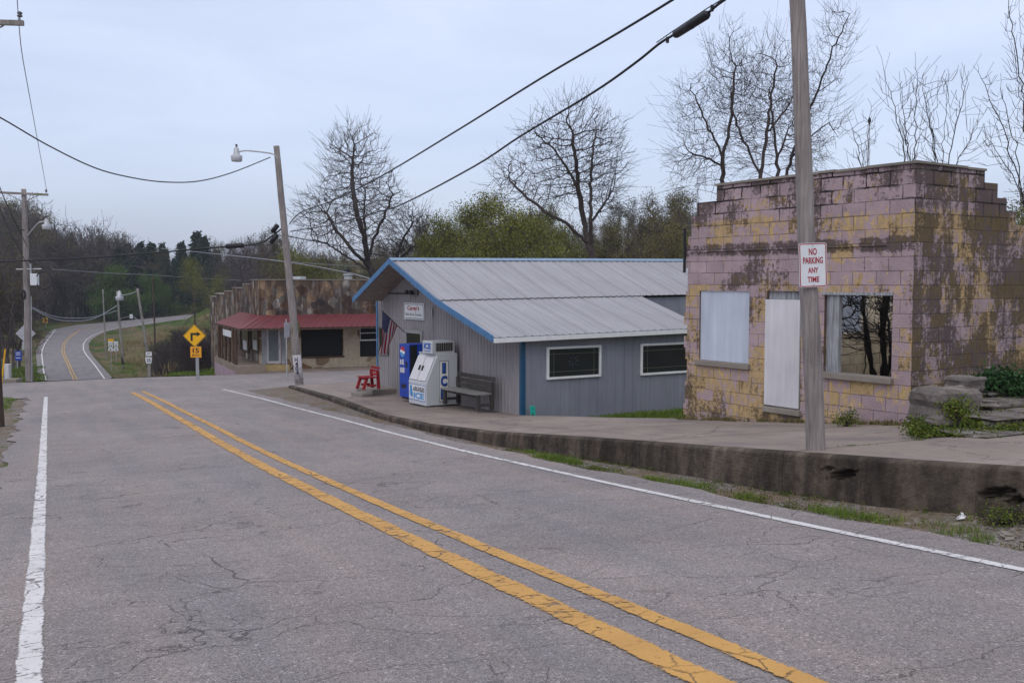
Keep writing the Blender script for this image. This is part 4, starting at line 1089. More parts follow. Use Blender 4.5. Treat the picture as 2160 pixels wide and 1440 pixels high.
# small teal plastic panel of unknown use at the foot of the side wall
xt, zt_ = GR.ony(1126, 884, -.25)
tl = wfr('teal_panel', GR, xt, -.25, zt_, 'small upright teal plastic object at the foot of the grey side wall', 'plastic object')
b = MB(); b.prism([(-.06, 0, 0), (.07, 0, 0), (.085, .06, .33), (-.075, .06, .33)], (0, .035, 0)); b.build('body', M['teal'], tl, bevel=.01)
b = MB(); b.prism([(-.085, -.05, 0), (-.02, -.05, 0), (-.045, -.03, .17)], (0, .03, 0)); b.build('handle', M['black'], tl); 
b = MB(); b.box((-.09, -.08, 0), (-.04, -.055, .07)); b.build('tag', M['white'], tl)

# ------------------------------------------------------------------ stone building with red awning
c0 = at(549, 776, 57); SB = Frame(c0.x, c0.y, c0.z, R(25))
sb = SB.root('stone_building', 'old flat roofed stone building with stepped parapet and red metal awning across the side street', 'building')
ST = SB.ony(660, 591)[1]; WX = 24
aw1 = SB.ony(660, 664)[1]; DA = 1.7; aw2 = SB.ony(660, 691, -DA)[1]
xe = SB.ony(504, 694, -DA)[0]
yh = SB.onx(507, 660, 0)[0]; ye = SB.onx(453, 680, xe)[0]
print('stone', ST, aw1, aw2, xe, yh, ye)
YB = SB.onx(443, 626)[0]
big = (SB.ony(635, 700)[0], SB.ony(724, 700)[0], SB.ony(680, 751)[1], SB.ony(680, 690)[1])
doorr = (SB.ony(562, 700)[0], SB.ony(592, 700)[0], SB.ony(577, 766)[1], SB.ony(577, 692)[1])
win = (SB.ony(759, 700)[0], SB.ony(800, 700)[0], SB.ony(780, 752)[1], SB.ony(780, 688)[1])
def solid_b(x, z):
    for a, b, c, d in (big, doorr, win):
        if a < x < b and c < z < d: return False
    return True
us = sorted({0, WX, big[0], big[1], doorr[0], doorr[1], win[0], win[1]}); zs_ = sorted({-1.5, aw1-.05, big[2], big[3], doorr[2], doorr[3], win[2], win[3]})
cellwall(us, zs_, solid_b, 'y', 0, .3).build('lower_front_wall', M['stone_light'], sb)
b = MB(); b.box((0, -.0, aw1-.05), (WX, .3, ST)); b.build('upper_front_wall', M['stone_dark'], sb)
steps = [(549, 591), (529, 591), (512, 600), (490, 608), (473, 615), (457, 621), (443, 626)]
b = MB(); prev = 0.301
for i in range(1, len(steps)):
    yb = SB.onx(steps[i][0], steps[i][1])[0]; zt = SB.onx((steps[i][0]+steps[i-1][0])/2, steps[i][1])[1] if i > 1 else ST-.002
    b.box((0, prev, -4.5), (.3, yb, zt)); b.box((-.04, prev, zt+.002), (.34, yb, zt+.06), 1); prev = yb
b.box((.301, YB-.3, -4.5), (WX, YB, ST-1.2)); b.box((WX-.3, .3, -2), (WX, YB, ST-.8))
b.build('side_wall', [M['stone_dark'], M['conc']], sb)
b = MB(); b.box((-.03, -.04, ST+.002), (WX, .36, ST+.06)); b.build('coping', M['conc'], sb)
b = MB(); b.box((.3, .3, ST-1.0), (WX-.3, YB-.3, ST-.9)); b.build('roof', M['conc'], sb)
b = MB(); b.box((big[0], .22, big[2]), (big[1], .28, big[3])); b.box((win[0], .22, win[2]), (win[1], .28, win[3])); b.build('dark_interior', M['dark'], sb)
b = MB(); b.box((big[0]-.05, -.05, big[2]-.10), (big[1]+.05, .28, big[2])); b.build('window_sill', M['cedar_post'], sb)
b = MB(); zmid = (win[2]*.45+win[3]*.55)
for a, c, d, e in ((win[0], win[0]+.07, zmid, win[3]), (win[1]-.07, win[1], zmid, win[3]), (win[0], win[1], zmid-.05, zmid+.03), (win[0], win[1], (zmid+win[3])/2-.02, (zmid+win[3])/2+.03)): b.box((a, .1, d), (c, .16, e))
b.build('window_frame', M['white'], sb)
b = MB(); t = .12
for a, c, d, e in ((doorr[0], doorr[0]+t, doorr[2], doorr[3]), (doorr[1]-t, doorr[1], doorr[2], doorr[3]), (doorr[0]+t, doorr[1]-t, doorr[3]-t, doorr[3]), (doorr[0]+t, doorr[1]-t, doorr[2], doorr[2]+.12)): b.box((a, .05, d), (c, .13, e))
dr = b.build('door', M['offwhite'], sb)
b = MB(); b.box((doorr[0]+t, .09, doorr[2]+.12), (doorr[1]-t, .11, doorr[3]-t)); b.build('pane', plain('pale_door_glass', (.16, .18, .19), .2), dr)
b = MB(); b.box((doorr[1]-.10, .02, doorr[2]+.8), (doorr[1]-.06, .05, doorr[2]+1.1)); b.build('handle', M['galv'], dr)
b = MB(); b.box((doorr[0]-.28, -.03, doorr[2]-.05), (doorr[0]-.02, -.002, doorr[3]-.02)); b.box((doorr[1]+.02, -.03, doorr[2]-.05), (doorr[1]+.26, -.002, doorr[3]-.02)); b.build('door_casing', M['old_wood'], sb)
b = MB(); b.box((doorr[0]-.35, -.7, -.6), (doorr[1]+.35, -.001, doorr[2]-.07)); b.build('door_step', M['buff'], sb, bevel=.02)
# two openings with papers on the side wall under the awning
for px in ((508, 525), (529, 546)):
    ya, yb = SB.onx(px[1], 700, -.02)[0], SB.onx(px[0], 700, -.02)[0]; zt, zb = aw2-.05, SB.onx(px[1], 742, -.02)[1]
    b = MB(); t = .1
    for a, c, d, e in ((ya, ya+t, zb, zt), (yb-t, yb, zb, zt), (ya, yb, zb-.08, zb+.04)): b.box((-.08, a, d), (-.002, c, e))
    w = b.build('window', M['cedar_post'], sb)
    b = MB(); b.box((-.03, ya+t, zb+.04), (-.002, yb-t, zt)); b.build('pane', M['glass'], w)
    b = MB(); b.box((-.04, ya+.25*(yb-ya), zb+.06), (-.032, ya+.7*(yb-ya), zb+.62)); b.build('paper', M['offwhite'], w)
# awning
awn = MB()
def sheet(p00, p10, p11, p01, n):
    p00, p10, p11, p01 = map(Vector, (p00, p10, p11, p01))
    for i in range(n):
        f0, f1 = i/n, (i+1)/n
        a, b_, c, d = p00+(p10-p00)*f0, p00+(p10-p00)*f1, p01+(p11-p01)*f1, p01+(p11-p01)*f0
        m_ = (a+b_)/2+Vector((0, 0, .045)); m2 = (c+d)/2+Vector((0, 0, .045)); L = (p10-p00).length
        awn.face([a, m_, m2, d], [(f0*L, 0), (f0*L, 0), (f0*L, 1), (f0*L, 1)]); awn.face([m_, b_, c, m2], [(f1*L, 0), (f1*L, 0), (f1*L, 1), (f1*L, 1)])
sheet((xe, -DA, aw2), (WX, -DA, aw2), (WX, -.002, aw1), (-.002, -.002, aw1), 70)
sheet((xe, ye, aw2), (xe, -DA, aw2), (-.002, -.002, aw1), (-.002, yh, aw1), 34)
awn.build('awning', M['awning'], sb, fix=False)
b = MB(); b.box((xe+.02, -DA+.02, aw2-.10), (WX, -DA+.10, aw2-.02)); b.box((xe+.02, -DA+.1, aw2-.10), (xe+.10, ye, aw2-.02)); b.build('awning_beam', M['cedar_post'], sb)
zp = SB.onx(500, 771, xe)[1]
for px in (463, 468.5, 476, 484, 491.5, 497):
    yq = SB.onx(px, 720, xe+.06)[0]; b = MB(); b.tube([(xe+.06, yq, -2.5), (xe+.06+.02*math.sin(px), yq+.03*math.sin(px*2), aw2-.1)], [.10, .085], 7); b.build('awning_post', M['cedar_post'], sb)
b = MB(); b.box((xe-.1, -DA+.2, -4.2), (-.001, ye-.3, zp)); b.build('porch', M['porch'], sb)
b = MB(); b.box((xe-.14, -DA+.6, -4.2), (xe-.102, ye-.6, zp-.35)); b.build('plinth', M['purple'], sb)
b = MB(); b.box((0.0, -DA+.2, -1.2), (WX, -.001, -.12)); b.build('front_step', M['porch'], sb)
ya, yb = SB.onx(488, 700, xe)[0], SB.onx(471, 700, xe)[0]; za, zb = SB.onx(480, 709, xe)[1], SB.onx(480, 696, xe)[1]
b = MB(); b.box((xe-.03, ya, za), (xe-.005, yb, zb)); b.build('sign_panel', M['sign_white'], sb)
for px, py0, r_, cap in ((628, 583, .35, 0), (734, 565, .28, 1)):
    xq, zq = SB.ony(px, py0, 6); b = MB()
    if cap: b.lathe((xq, 6, ST-1), [(r_, 0), (r_, zq-ST+.45)], 12); b.lathe((xq, 6, zq-.5), [(r_*1.15, 0), (r_*1.15, .12)], 12); 
    else: b.lathe((xq, 6, ST-1), [(r_, 0), (r_, zq-ST+.75), (r_*1.6, zq-ST+.8), (r_*1.5, zq-ST+1.0)], 12)
    v = b.build('roof_vent', M['galv'], sb)
    if cap: b = MB(); b.lathe((xq, 6, zq-.38), [(.10, 0), (.10, .1), (.22, .14), (.22, .26), (.1, .32), (.1, .4)], 10); b.build('vent_cap', M['black'], v)

# ------------------------------------------------------------------ poles, lamps, wires
def pole(base, top, r0, r1, mat, label, group=None, sides=12, name='utility_pole', pmat=None):
    base, top = Vector(base), Vector(top); e = empty(name, base, 0, label, 'utility pole', group)
    d = top-base; n = 10; rr = random.Random(int(base.x*10)); P = []; Rr = []
    ext = -d.normalized()*.5
    P.append(ext); Rr.append(r0*1.02)
    for i in range(n+1):
        f = i/n; P.append(d*f+Vector((rr.uniform(-1, 1), rr.uniform(-1, 1), 0))*r0*.10*(1 if 0 < i < n else 0)); Rr.append(r0+(r1-r0)*f)
    m = MB(); m.tube(P, Rr, sides); m.build('post', mat, e, smooth=True); return e
def crossarm(e, c, half, axis, mat, braces=True, ins=True, drop=.45):
    """c: centre relative to the thing"""
    axis = Vector(axis).normalized(); c = Vector(c); side = axis.cross(Vector((0, 0, 1)))*.16
    m = MB(); a, b = c-axis*half+side, c+axis*half+side; up = Vector((0, 0, .06)); sd2 = side.normalized()*.05
    m.prism([a-up-sd2, a-up+sd2, a+up+sd2, a+up-sd2], b-a); m.build('crossarm', mat, e)
    if braces:
        for s in (-1, 1):
            m = MB(); m.tube([c+side*.8+axis*s*half*.6-up, c+side*.6-Vector((0, 0, drop))], .02, 5); m.build('brace', mat, e)
    if ins:
        for s in (-1, 1):
            m = MB(); p = c+side+axis*s*half*.93+up; m.lathe(p, [(.015, 0), (.015, .08), (.06, .09), (.07, .12), (.03, .14), (.06, .16), (.065, .19), (.025, .22)], 10); m.build('insulator', plain('insulator_glaze', (.10, .10, .12), .3), e, smooth=True)
    return c+side
def lamp_head(e, p, s=1.0):
    a = MB(); a.lathe(p, [(.05*s, .42*s), (.05*s, .36*s), (.10*s, .34*s), (.13*s, .10*s), (.16*s, .075*s), (.16*s, .06*s)][::-1], 12); h = a.build('lamp_head', M['galv'], e, smooth=True)
    a = MB(); a.lathe(Vector(p)+Vector((0, 0, .055*s)), [(.23*s, 0), (.24*s, -.03*s), (.215*s, -.24*s), (.19*s, -.25*s)], 14); a.build('lens', plain('lamp_lens', (.55, .56, .60), .25), h, smooth=True)
    a = MB(); a.lathe(Vector(p)+Vector((0, 0, .42*s)), [(.045*s, 0), (.045*s, .08*s), (.02*s, .09*s)], 8); a.build('photocell', M['black'], h)
def arm(e, pts, r, mat='galv'):
    m = MB(); m.tube(smooth_poly([Vector(p) for p in pts], 5), r, 7); m.build('lamp_arm', M[mat], e, smooth=True)
WIRE = {}
def wire(label, pts, r, mat='cable', cat='cable', name='overhead_cable', group=None):
    P = [Vector(p) for p in pts]; o = P[0]
    m = MB(); m.tube(smooth_poly([p-o for p in P], 5) if len(P) > 2 else [p-o for p in P], r, 5)
    w = m.build(name, M[mat], None, smooth=True); w.location = o
    return tag(w, label, cat, group)
def onplan(A, B, pix):
    """points of a cable that hangs in the vertical plane through A and B"""
    A, B = Vector(A), Vector(B); n = Vector((B.y-A.y, -(B.x-A.x), 0)); o = []
    for px, py in pix:
        r = Vector(ray(px, py)); t = n.dot(Vector((A.x, A.y, 0)))/n.dot(r); o.append(r*t+Vector((0, 0, EYE)))
    return o
def sag(A, B, d, n=10):
    A, B = Vector(A), Vector(B); return [A+(B-A)*i/n-Vector((0, 0, d*4*(i/n)*(1-i/n))) for i in range(n+1)]

# near pole with the parking sign
b0 = at(1721, 941, 11.9); b0.z = zside(*sl(b0.x, b0.y)); t0 = at(1668, -330, 11.9)
np_ = pole(b0, t0, .115, .082, M['pole'], 'near weathered wooden pole on the sidewalk carrying the no parking sign', 'utility poles', 20)
sgc = at(1715, 559, 11.9-.15)
sg = empty('parking_sign', sgc, R(-3), 'white no parking any time sign with red letters on the near pole', 'sign')
SW, SH = .335, .52
def rounded(w, h, r, y, n=5):
    P = []
    for cx, cz, a0 in ((w/2-r, h/2-r, 0), (-w/2+r, h/2-r, 90), (-w/2+r, -h/2+r, 180), (w/2-r, -h/2+r, 270)):
        for i in range(n+1):
            a = R(a0+90*i/n); P.append((cx+r*math.cos(a), y, cz+r*math.sin(a)))
    return P
tilt = Matrix.Rotation(R(-1.5), 4, 'Y')
sg.rotation_euler = (0, R(-2.2), R(4))
m = MB(); m.prism(rounded(SW, SH, .03, 0), (0, .006, 0)); pl = m.build('plate', M['sign_white'], sg)
m = MB(); o_, i_ = rounded(SW-.012, SH-.012, .026, -.002), rounded(SW-.034, SH-.034, .018, -.002)
for i in range(len(o_)): j = (i+1) % len(o_); m.face([o_[i], o_[j], i_[j], i_[i]])
m.build('border', M['red'], sg, fix=False)
for txt, z, w_, h_ in (('NO', .158, .098, .082), ('PARKING', .055, .24, .078), ('ANY', -.060, .125, .066), ('TIME', -.168, .142, .066)):
    lettering(txt, M['red'], sg, (.0, -.003, z), (1, 0, 0), (0, 0, 1), w_, h_, bold=.028)
m = MB()
for z in (.228, -.228): m = MB(); m.lathe((0, -.004, z), [(.006, -.006), (.006, .006)], 8); m.build('bolt', M['galv'], sg)

# leaning pole with street lamp
lb = at(632, 812, 40); lb.z = zside(*sl(lb.x, lb.y))-.02; lt_ = at(583, 308, 39.6)
lp = pole(lb, lt_, .165, .115, M['pole'], 'leaning wooden pole with street lamp and white band at its foot by the street corner', 'utility poles')
def onpole(base, top, py):
    base, top = Vector(base), Vector(top); lo, hi = -.2, 1.2
    for _ in range(40):
        mm = (lo+hi)/2; p = base+(top-base)*mm; q = p-Vector((0, 0, EYE)); cy_ = (-(q.z*CP)-(q.y*SP))/(q.y*CP-q.z*SP)
        if 720+F*cy_ > py: lo = mm
        else: hi = mm
    return base+(top-base)*lo
wb = onpole(lb, lt_, 748); m = MB(); q0, q1 = onpole(lb, lt_, 806)-lb, wb-lb; m.tube([q0, q1], [.172, .168], 14); m.build('white_band', plain('chalky_white', (.46, .43, .45), .8, var=.3), lp, smooth=True)
for k, ch in enumerate('H404'):
    p = q1+(q0-q1)*(.16+.16*k); lettering(ch, M['navy'], lp, p+Vector((0, -.176, 0)), (1, 0, 0), (0, 0, 1), .12, .19, bold=.02)
hp = at(499, 322, 39.4); pa = onpole(lb, lt_, 337)
arm(lp, [pa-lb+Vector((0, -.1, 0)), pa-lb+Vector((-.10, -.13, .18)), at(560, 322, 39.55)-lb, at(520, 318, 39.45)-lb, hp-lb+Vector((.06, 0, .02))], .03)
lamp_head(lp, hp-lb-Vector((0, 0, .16)), .95)
# signs near it
e = empty('road_sign', onpole(lb, lt_, 693)+Vector((.03, .19, 0)), R(77), 'olive backed round sign seen nearly edge on behind the leaning pole', 'sign')
m = MB(); m.prism([(.38*math.cos(R(22.5+45*k)), 0, .38*math.sin(R(22.5+45*k))) for k in range(8)], (0, .02, 0)); m.build('plate', plain('olive_back', (.10, .11, .02), .6), e)
pb = at(605, 790, 49); e = empty('road_sign', pb, R(78), 'pale road sign seen edge on, on a thin steel post before the stone building', 'sign')
m = MB(); m.tube([(0, 0, -.3), (0, 0, 2.75)], .03, 8); m.build('post', M['galv'], e)
m = MB(); m.prism([(x, -.03, z+2.2) for x, y, z in rounded(.6, .75, .05, 0)], (0, -.012, 0)); m.build('plate', M['sign_back'], e)

# left pole with crossarm, lamp and boxes
qb, qt = at(62, 806, 54), at(50, 399, 54)
lq = pole(qb, qt, .20, .13, M['pole'], 'tall wooden pole with crossarm, street lamp and coiled cable left of the road', 'utility poles')
ca = at(51, 409, 54)-qb; ax = at(104, 411, 54)-at(-2, 406, 54)
c1 = crossarm(lq, ca, 1.36, ax, M['pole'])
pl_ = at(58, 497, 54)-qb; hl = at(98, 470, 53.8)-qb
arm(lq, [pl_, at(72, 480, 53.9)-qb, at(82, 470, 53.8)-qb, at(94, 467, 53.8)-qb], .035); lamp_head(lq, hl-Vector((0, 0, .16)), 1.0)
m = MB(); m.box(tuple(at(66, 602, 53.9)-qb-Vector((0, .15, 0))), tuple(at(80, 577, 53.9)-qb+Vector((0, .15, 0)))); m.build('equipment_box', M['sign_white'], lq, bevel=.03)
cc_ = at(93, 591, 53.8)-qb; m = MB(); m.tube([cc_+Vector((.44*math.cos(i*math.pi/14), .03*math.sin(i), .46*math.sin(i*math.pi/14))) for i in range(29)], .032, 6, cap=False); m.build('cable_coil', M['cable'], lq)
cc_ = at(49, 621, 53.8)-qb; m = MB(); m.tube([cc_+Vector((.10*math.cos(i*math.pi/8), 0, .22*math.sin(i*math.pi/8))) for i in range(17)], .05, 6, cap=False); m.build('cable_coil', M['cable'], lq)
m = MB(); m.tube([at(34, 568, 53.9)-qb, at(88, 567, 53.9)-qb], .03, 5); m.tube([at(64, 556, 53.8)-qb, at(66, 600, 53.8)-qb], .05, 6); m.build('bracket', M['galv'], lq)
m = MB(); m.tube([at(66, 625, 53.9)-qb, at(67, 806, 53.9)-qb], .02, 5); m.build('conduit', M['galv'], lq)
# near-left pole, mostly out of the picture
nb, ntp = at(-3, 908, 25), at(-53, 20, 25)
nl = pole(nb, ntp, .15, .11, M['pole_dark'], 'dark pole at the left edge of the view with its crossarm end showing', 'utility poles')
crossarm(nl, at(-52, 50, 25)-nb, 1.2, (1, .1, 0), M['pole'])
# far poles beyond the crest
FP = {'A': ((223, 728), (217, 610), 160, .13, 'thin far pole, leftmost of those by the bend'), 'B': ((260, 769), (247, 614), 122, .16, 'far grey pole with black painted foot beside the route signs'),
      'C': ((318, 790), (290, 608), 112, .17, 'far leaning pole with a lamp arm behind the shield sign'), 'D': ((327, 715), (322, 578), 150, .14, 'far dark upright pole before the stone bank'), 'E': ((412, 695), (407, 585), 180, .18, 'far dark pole above the yellow diamond sign')}
PT = {}
for k, (b, t, Y, r_, lab) in FP.items():
    bb_, tt = at(*b, Y), at(*t, Y); bb_.z = min(bb_.z, H(bb_.x, bb_.y)+.1); PT[k] = (bb_, tt)
    e = pole(bb_, tt, r_, r_*.75, M['pole_dark'] if k in 'DE' else M['pole_far'], lab, 'far utility poles', 7)
    if k == 'C':
        h = at(252, 627, 115)-bb_; arm(e, [tt-bb_-Vector((0, 0, .3)), at(270, 621, 113)-bb_, at(256, 622, 115)-bb_], .05); lamp_head(e, h, 1.9)
    if k == 'B': m = MB(); m.tube([(0, 0, 0), at(258, 752, 122)-bb_], [.175, .17], 8); m.build('black_band', M['black'], e)
    if k == 'E': m = MB(); q = at(410, 657, 179.8)-bb_; m.box(tuple(q-Vector((.3, .2, .3))), tuple(q+Vector((.3, .2, .3)))); m.build('equipment_box', M['black'], e)

# cables
upA = onpole(lb, lt_, 476); upB = at(1672, -160, 11.9)
wire('upper of the two thick black cables climbing from the leaning pole to the near pole', onplan(upA, upB, [(611, 472), (624, 456), (645, 443), (700, 424), (800, 374), (960, 278), (1140, 166), (1280, 84), (1422, -2)])+[upB], .020)
lwA = onpole(lb, lt_, 488); lwB = at(1674, -95, 11.9)
lw = wire('lower of the two thick cables, bearing a long black splice case', onplan(lwA, lwB, [(613, 488), (700, 474), (790, 449), (850, 430), (1000, 351), (1100, 286), (1250, 196), (1340, 133), (1390, 93), (1422, 73), (1490, 30), (1528, 0)])+[lwB], .020)
def splice(w, pts, r, mat='cable'):
    o = Vector(w.location); P = [p-o for p in pts]; m = MB(); d = (P[1]-P[0]); 
    Q = [P[0]+d*f for f in (0, .03, .08, .48, .5, .52, .92, .97, 1)]; m.tube(Q, [r*.5, r*.8, r, r, r*1.07, r, r, r*.8, r*.5], 12); m.build('splice_case', M[mat], w, smooth=True)
sp_ = onplan(lwA, lwB, [(1422, 71), (1495, 25)]); sp_ = [p-Vector((0, 0, .025)) for p in sp_]; splice(lw, sp_, .062)
for px, py in ((1408, 84), (1502, 17)):
    p = onplan(lwA, lwB, [(px, py)])[0]-Vector(lw.location); m = MB(); m.box(tuple(p-Vector((.02, .02, .045))), tuple(p+Vector((.02, .02, .035)))); m.build('cable_clamp', M['cable'], lw)
p0, p1 = onplan(lwA, lwB, [(1385, 90), (1545, -14)]); m = MB(); o = Vector(lw.location); m.tube([p0-o, onplan(lwA, lwB, [(1424, 63)])[0]-o, onplan(lwA, lwB, [(1492, 18)])[0]-o, p1-o], .008, 5); m.build('messenger_wire', M['cable'], lw)
sA = onpole(lb, lt_, 331); sB = at(-60, 222, 25)
wire('thin sagging black wire from the top of the leaning pole to the upper left', [sB]+onplan(sA, sB, [(0, 248), (100, 306), (200, 354), (280, 375), (350, 384), (420, 382), (490, 364), (570, 332)]), .020)
bA = onpole(lb, lt_, 483); bB = at(-80, 557, 44)
bw = wire('black cable with short splice case crossing the far woods to the leaning pole', [bB]+onplan(bA, bB, [(0, 552), (200, 543), (400, 527), (475, 520), (515, 518), (552, 512), (575, 497), (605, 474)]), .034)
splice(bw, onplan(bA, bB, [(476, 520), (514, 517)]), .105)
for a, b in (((574, 490), (586, 474)), ((571, 513), (585, 494))): splice(bw, onplan(bA, bB, [a, b]), .10)
wire('thin grey line from the near left crossarm down to the far left crossarm', onplan(at(39, 58, 25), at(99, 404, 54), [(39, 40), (46, 110), (60, 190), (80, 300), (99, 404)]), .012, 'cable_grey')
wire('thin grey line rising out of the picture above the near left crossarm', [at(39, 40, 25), at(28, -120, 15)], .010, 'cable_grey')
for (lab, a, b) in (('upper slanting dark wire at the left edge reaching the left pole', (-40, 270), (57, 520)), ('lower slanting dark wire at the left edge behind the pole', (-40, 320), (58, 560))):
    wire(lab, [at(*a, 30), at(*((a[0]+b[0])/2-6, (a[1]+b[1])/2+8), 42), at(*b, 53.8)], .022, group='slanting wires at the left pole')
wire('short black drop line looping from the left edge to the left pole', [at(-30, 504, 50), at(10, 492, 52), at(40, 485, 53.5), at(56, 486, 54)], .022)
d1 = at(67, 648, 54); wire('higher of the two pale lines sagging low from the left pole to the bend', [d1, at(110, 666, 66), at(150, 671, 80), at(200, 668, 100), at(247, 655, 122)], .035, 'cable_grey')
wire('lower of the two pale lines sagging low from the left pole to the bend', [at(67, 650, 54), at(110, 671, 66), at(150, 677, 80), at(200, 671, 100), at(249, 643, 122)], .04, 'cable_grey')
wire('pale wire crossing in front of the far woods above the bend', [at(110, 568, 140), at(230, 576, 145), at(322, 580, 150), at(407, 586, 180), at(520, 592, 180)], .035, 'cable_grey')
wire('pale slack wire from the far woods past the leaning pole to the store', [at(340, 524, 70), at(440, 534, 60), at(600, 552, 45), at(750, 579, 40), GR.world(.3, pA[0]+2.2, roofp(pA[0]+2.2, 0)+.05)], .020, 'cable_grey')
wire('dark cable from the leaning pole past the big bare tree toward the store roof', [onpole(lb, lt_, 497), at(700, 516, 42), at(800, 538, 44), at(860, 552, 46)], .022)
wire('thin far line from the leaning pole bracket to the right', [onpole(lb, lt_, 552), at(660, 556, 60), at(760, 562, 80)], .02, 'cable_grey')
wire('thin far line strung between the bend poles', [PT['B'][1]-Vector((0, 0, 3.5)), at(280, 668, 118), PT['C'][0]*.45+PT['C'][1]*.55], .035, 'cable_grey')
wire('guy wire slanting down from the far dark pole', [at(410, 660, 180), at(380, 695, 176)], .04)

# ------------------------------------------------------------------ road signs
def signpost(name, base, h, label, cat='sign', r_=.035, group=None, rz=0):
    base = Vector(base); e = empty(name, base, rz, label, cat, group); m = MB(); m.tube([(0, 0, -.5), (0, 0, h)], r_, 8); m.build('post', M['galv'], e); return e
g = at(415, 798, 50)
sgn = signpost('warning_sign', g, 2.5, 'yellow diamond right turn arrow sign with orange 15 MPH plaque by the crossing')
DZ = at(411, 708, 50).z-g.z; DXo = at(411, 708, 50).x-g.x
hs = .575
dia = [(DXo, -.05, DZ-hs), (DXo+hs, -.05, DZ), (DXo, -.05, DZ+hs), (DXo-hs, -.05, DZ)]
m = MB(); m.prism(dia, (0, -.008, 0)); dp_ = m.build('diamond_plate', M['yellow'], sgn, bevel=.0)
def line_frame(mb, P, k0, k1, y):
    c = Vector((sum(p[0] for p in P)/len(P), y, sum(p[2] for p in P)/len(P))); A = [c+(Vector((p[0], y, p[2]))-c)*k0 for p in P]; B = [c+(Vector((p[0], y, p[2]))-c)*k1 for p in P]
    for i in range(len(P)): j = (i+1) % len(P); mb.face([A[i], A[j], B[j], B[i]])
m = MB(); line_frame(m, dia, .96, .92, -.0605); m.build('border', M['black'], dp_, fix=False)
m = MB(); y = -.062
ar = [(-.20, -.26), (-.09, -.26), (-.09, .02), (.10, .02), (.10, -.055), (.30, .085), (.10, .225), (.10, .145), (-.20, .145)]
ar = [(-.20, -.26), (-.09, -.26), (-.09, .035), (.12, .035), (.12, .145), (-.20, .145)]
m.face([(DXo+a, y, DZ+b) for a, b in ar]); m.face([(DXo+a, y, DZ+b) for a, b in ((.115, -.04), (.315, .09), (.115, .22))]); m.build('arrow', M['black'], dp_, fix=False)
PZ = at(415, 742, 50).z-g.z; ps = .275
m = MB(); m.box((-ps, -.058, PZ-ps), (ps, -.05, PZ+ps)); pq = m.build('speed_plaque', M['orange'], sgn)
lettering('15', M['black'], pq, (0, -.061, PZ+.07), (1, 0, 0), (0, 0, 1), .32, .24, bold=.025); lettering('M.P.H.', M['black'], pq, (0, -.061, PZ-.16), (1, 0, 0), (0, 0, 1), .36, .10, bold=.02)
m = MB(); m.tube([(.07, .03, -.4), (.07, .03, 1.1)], .05, 8); m.build('stub_post', M['galv'], sgn)
# junction sign
g = at(315, 799, 75); e = empty('route_sign', g, R(6), 'white junction and route shield sign on a thick post at the roadside', 'sign')
m = MB(); m.box((-.11, -.05, -.5), (.11, .08, 1.9)); m.build('post', M['pole_far'], e)
k = 75/2100
def plate(e, cx, cz, w, h, text, mat='sign_white', shield=False, tw=.6, th=.55):
    m = MB()
    if shield: P = [(cx-w*.5, cz+h*.5), (cx+w*.5, cz+h*.5), (cx+w*.46, cz+h*.1), (cx+w*.38, cz-h*.5), (cx-w*.38, cz-h*.5), (cx-w*.46, cz+h*.1)]
    else: P = [(cx-w/2, cz-h/2), (cx+w/2, cz-h/2), (cx+w/2, cz+h/2), (cx-w/2, cz+h/2)]
    m.prism([(x, -.08, z) for x, z in P], (0, -.01, 0)); p = m.build('plate', M[mat], e)
    if text: lettering(text, M['black'], p, (cx, -.093, cz), (1, 0, 0), (0, 0, 1), w*tw, h*th, bold=.03)
    return p
plate(e, .02, 1.9, .44, .30, 'JCT'); plate(e, .0, 1.42, .50, .46, '25', shield=True)
g = at(240, 767, 133); e = empty('route_sign', g, R(8), 'pair of white route markers with arrows and a small yellow plaque on two posts', 'sign')
k = 133/2100
for cx in (-5*k, 5*k):
    m = MB(); m.tube([(cx, 0, -1), (cx, 0, 46*k)], .05, 6); m.build('post', M['galv'], e)
for cx, tx in ((-5.2*k, '63'), (5.6*k, '62')):
    plate(e, cx, 45.5*k, 9.6*k, 3.6*k, ''); plate(e, cx, 38*k, 9.6*k, 9*k, tx, shield=True); p = plate(e, cx, 30*k, 9.6*k, 5.6*k, '')
    m = MB(); s_ = -1 if cx < 0 else 1; m.face([(cx+s_*3*k, -.095, 30*k), (cx-s_*1*k, -.095, 32*k), (cx-s_*1*k, -.095, 28*k)]); m.build('arrow', M['black'], p, fix=False)
plate(e, -4.5*k, 50*k, 11*k, 5.5*k, '', 'yellow')
def chevron(px, py, Y, w, h, flip, lab):
    c = at(px, py, Y); gz = H(c.x, c.y); e = empty('chevron_sign', (c.x, c.y, gz), 0, lab, 'sign'); z = c.z-gz
    m = MB(); m.tube([(0, .05, -.5), (0, .05, z)], .06, 6); m.build('post', M['galv'], e)
    p = plate(e, 0, z, w, h, '', 'yellow'); m = MB(); s_ = -1 if flip else 1
    m.face([(s_*x*w, -.094, z+y_*h) for x, y_ in ((-.28, .42), (.05, .42), (.34, 0), (.05, -.42), (-.28, -.42), (.02, 0))]); m.build('arrow', M['black'], p, fix=False)
chevron(96, 675.5, 262, 1.35, 1.35, False, 'small yellow chevron sign with black arrow left of the bend')
chevron(364, 648, 275, .95, 1.3, True, 'small yellow chevron sign right of the bend below the woods')
c = at(277, 667, 235); gz = H(c.x, c.y); e = empty('road_sign', (c.x, c.y, gz), 0, 'tiny white rectangular sign on a thin post inside the bend', 'sign'); m = MB(); m.tube([(0, 0, -.5), (0, 0, c.z-gz)], .06, 6); m.build('post', M['galv'], e); plate(e, 0, c.z-gz, .75, .95, '')
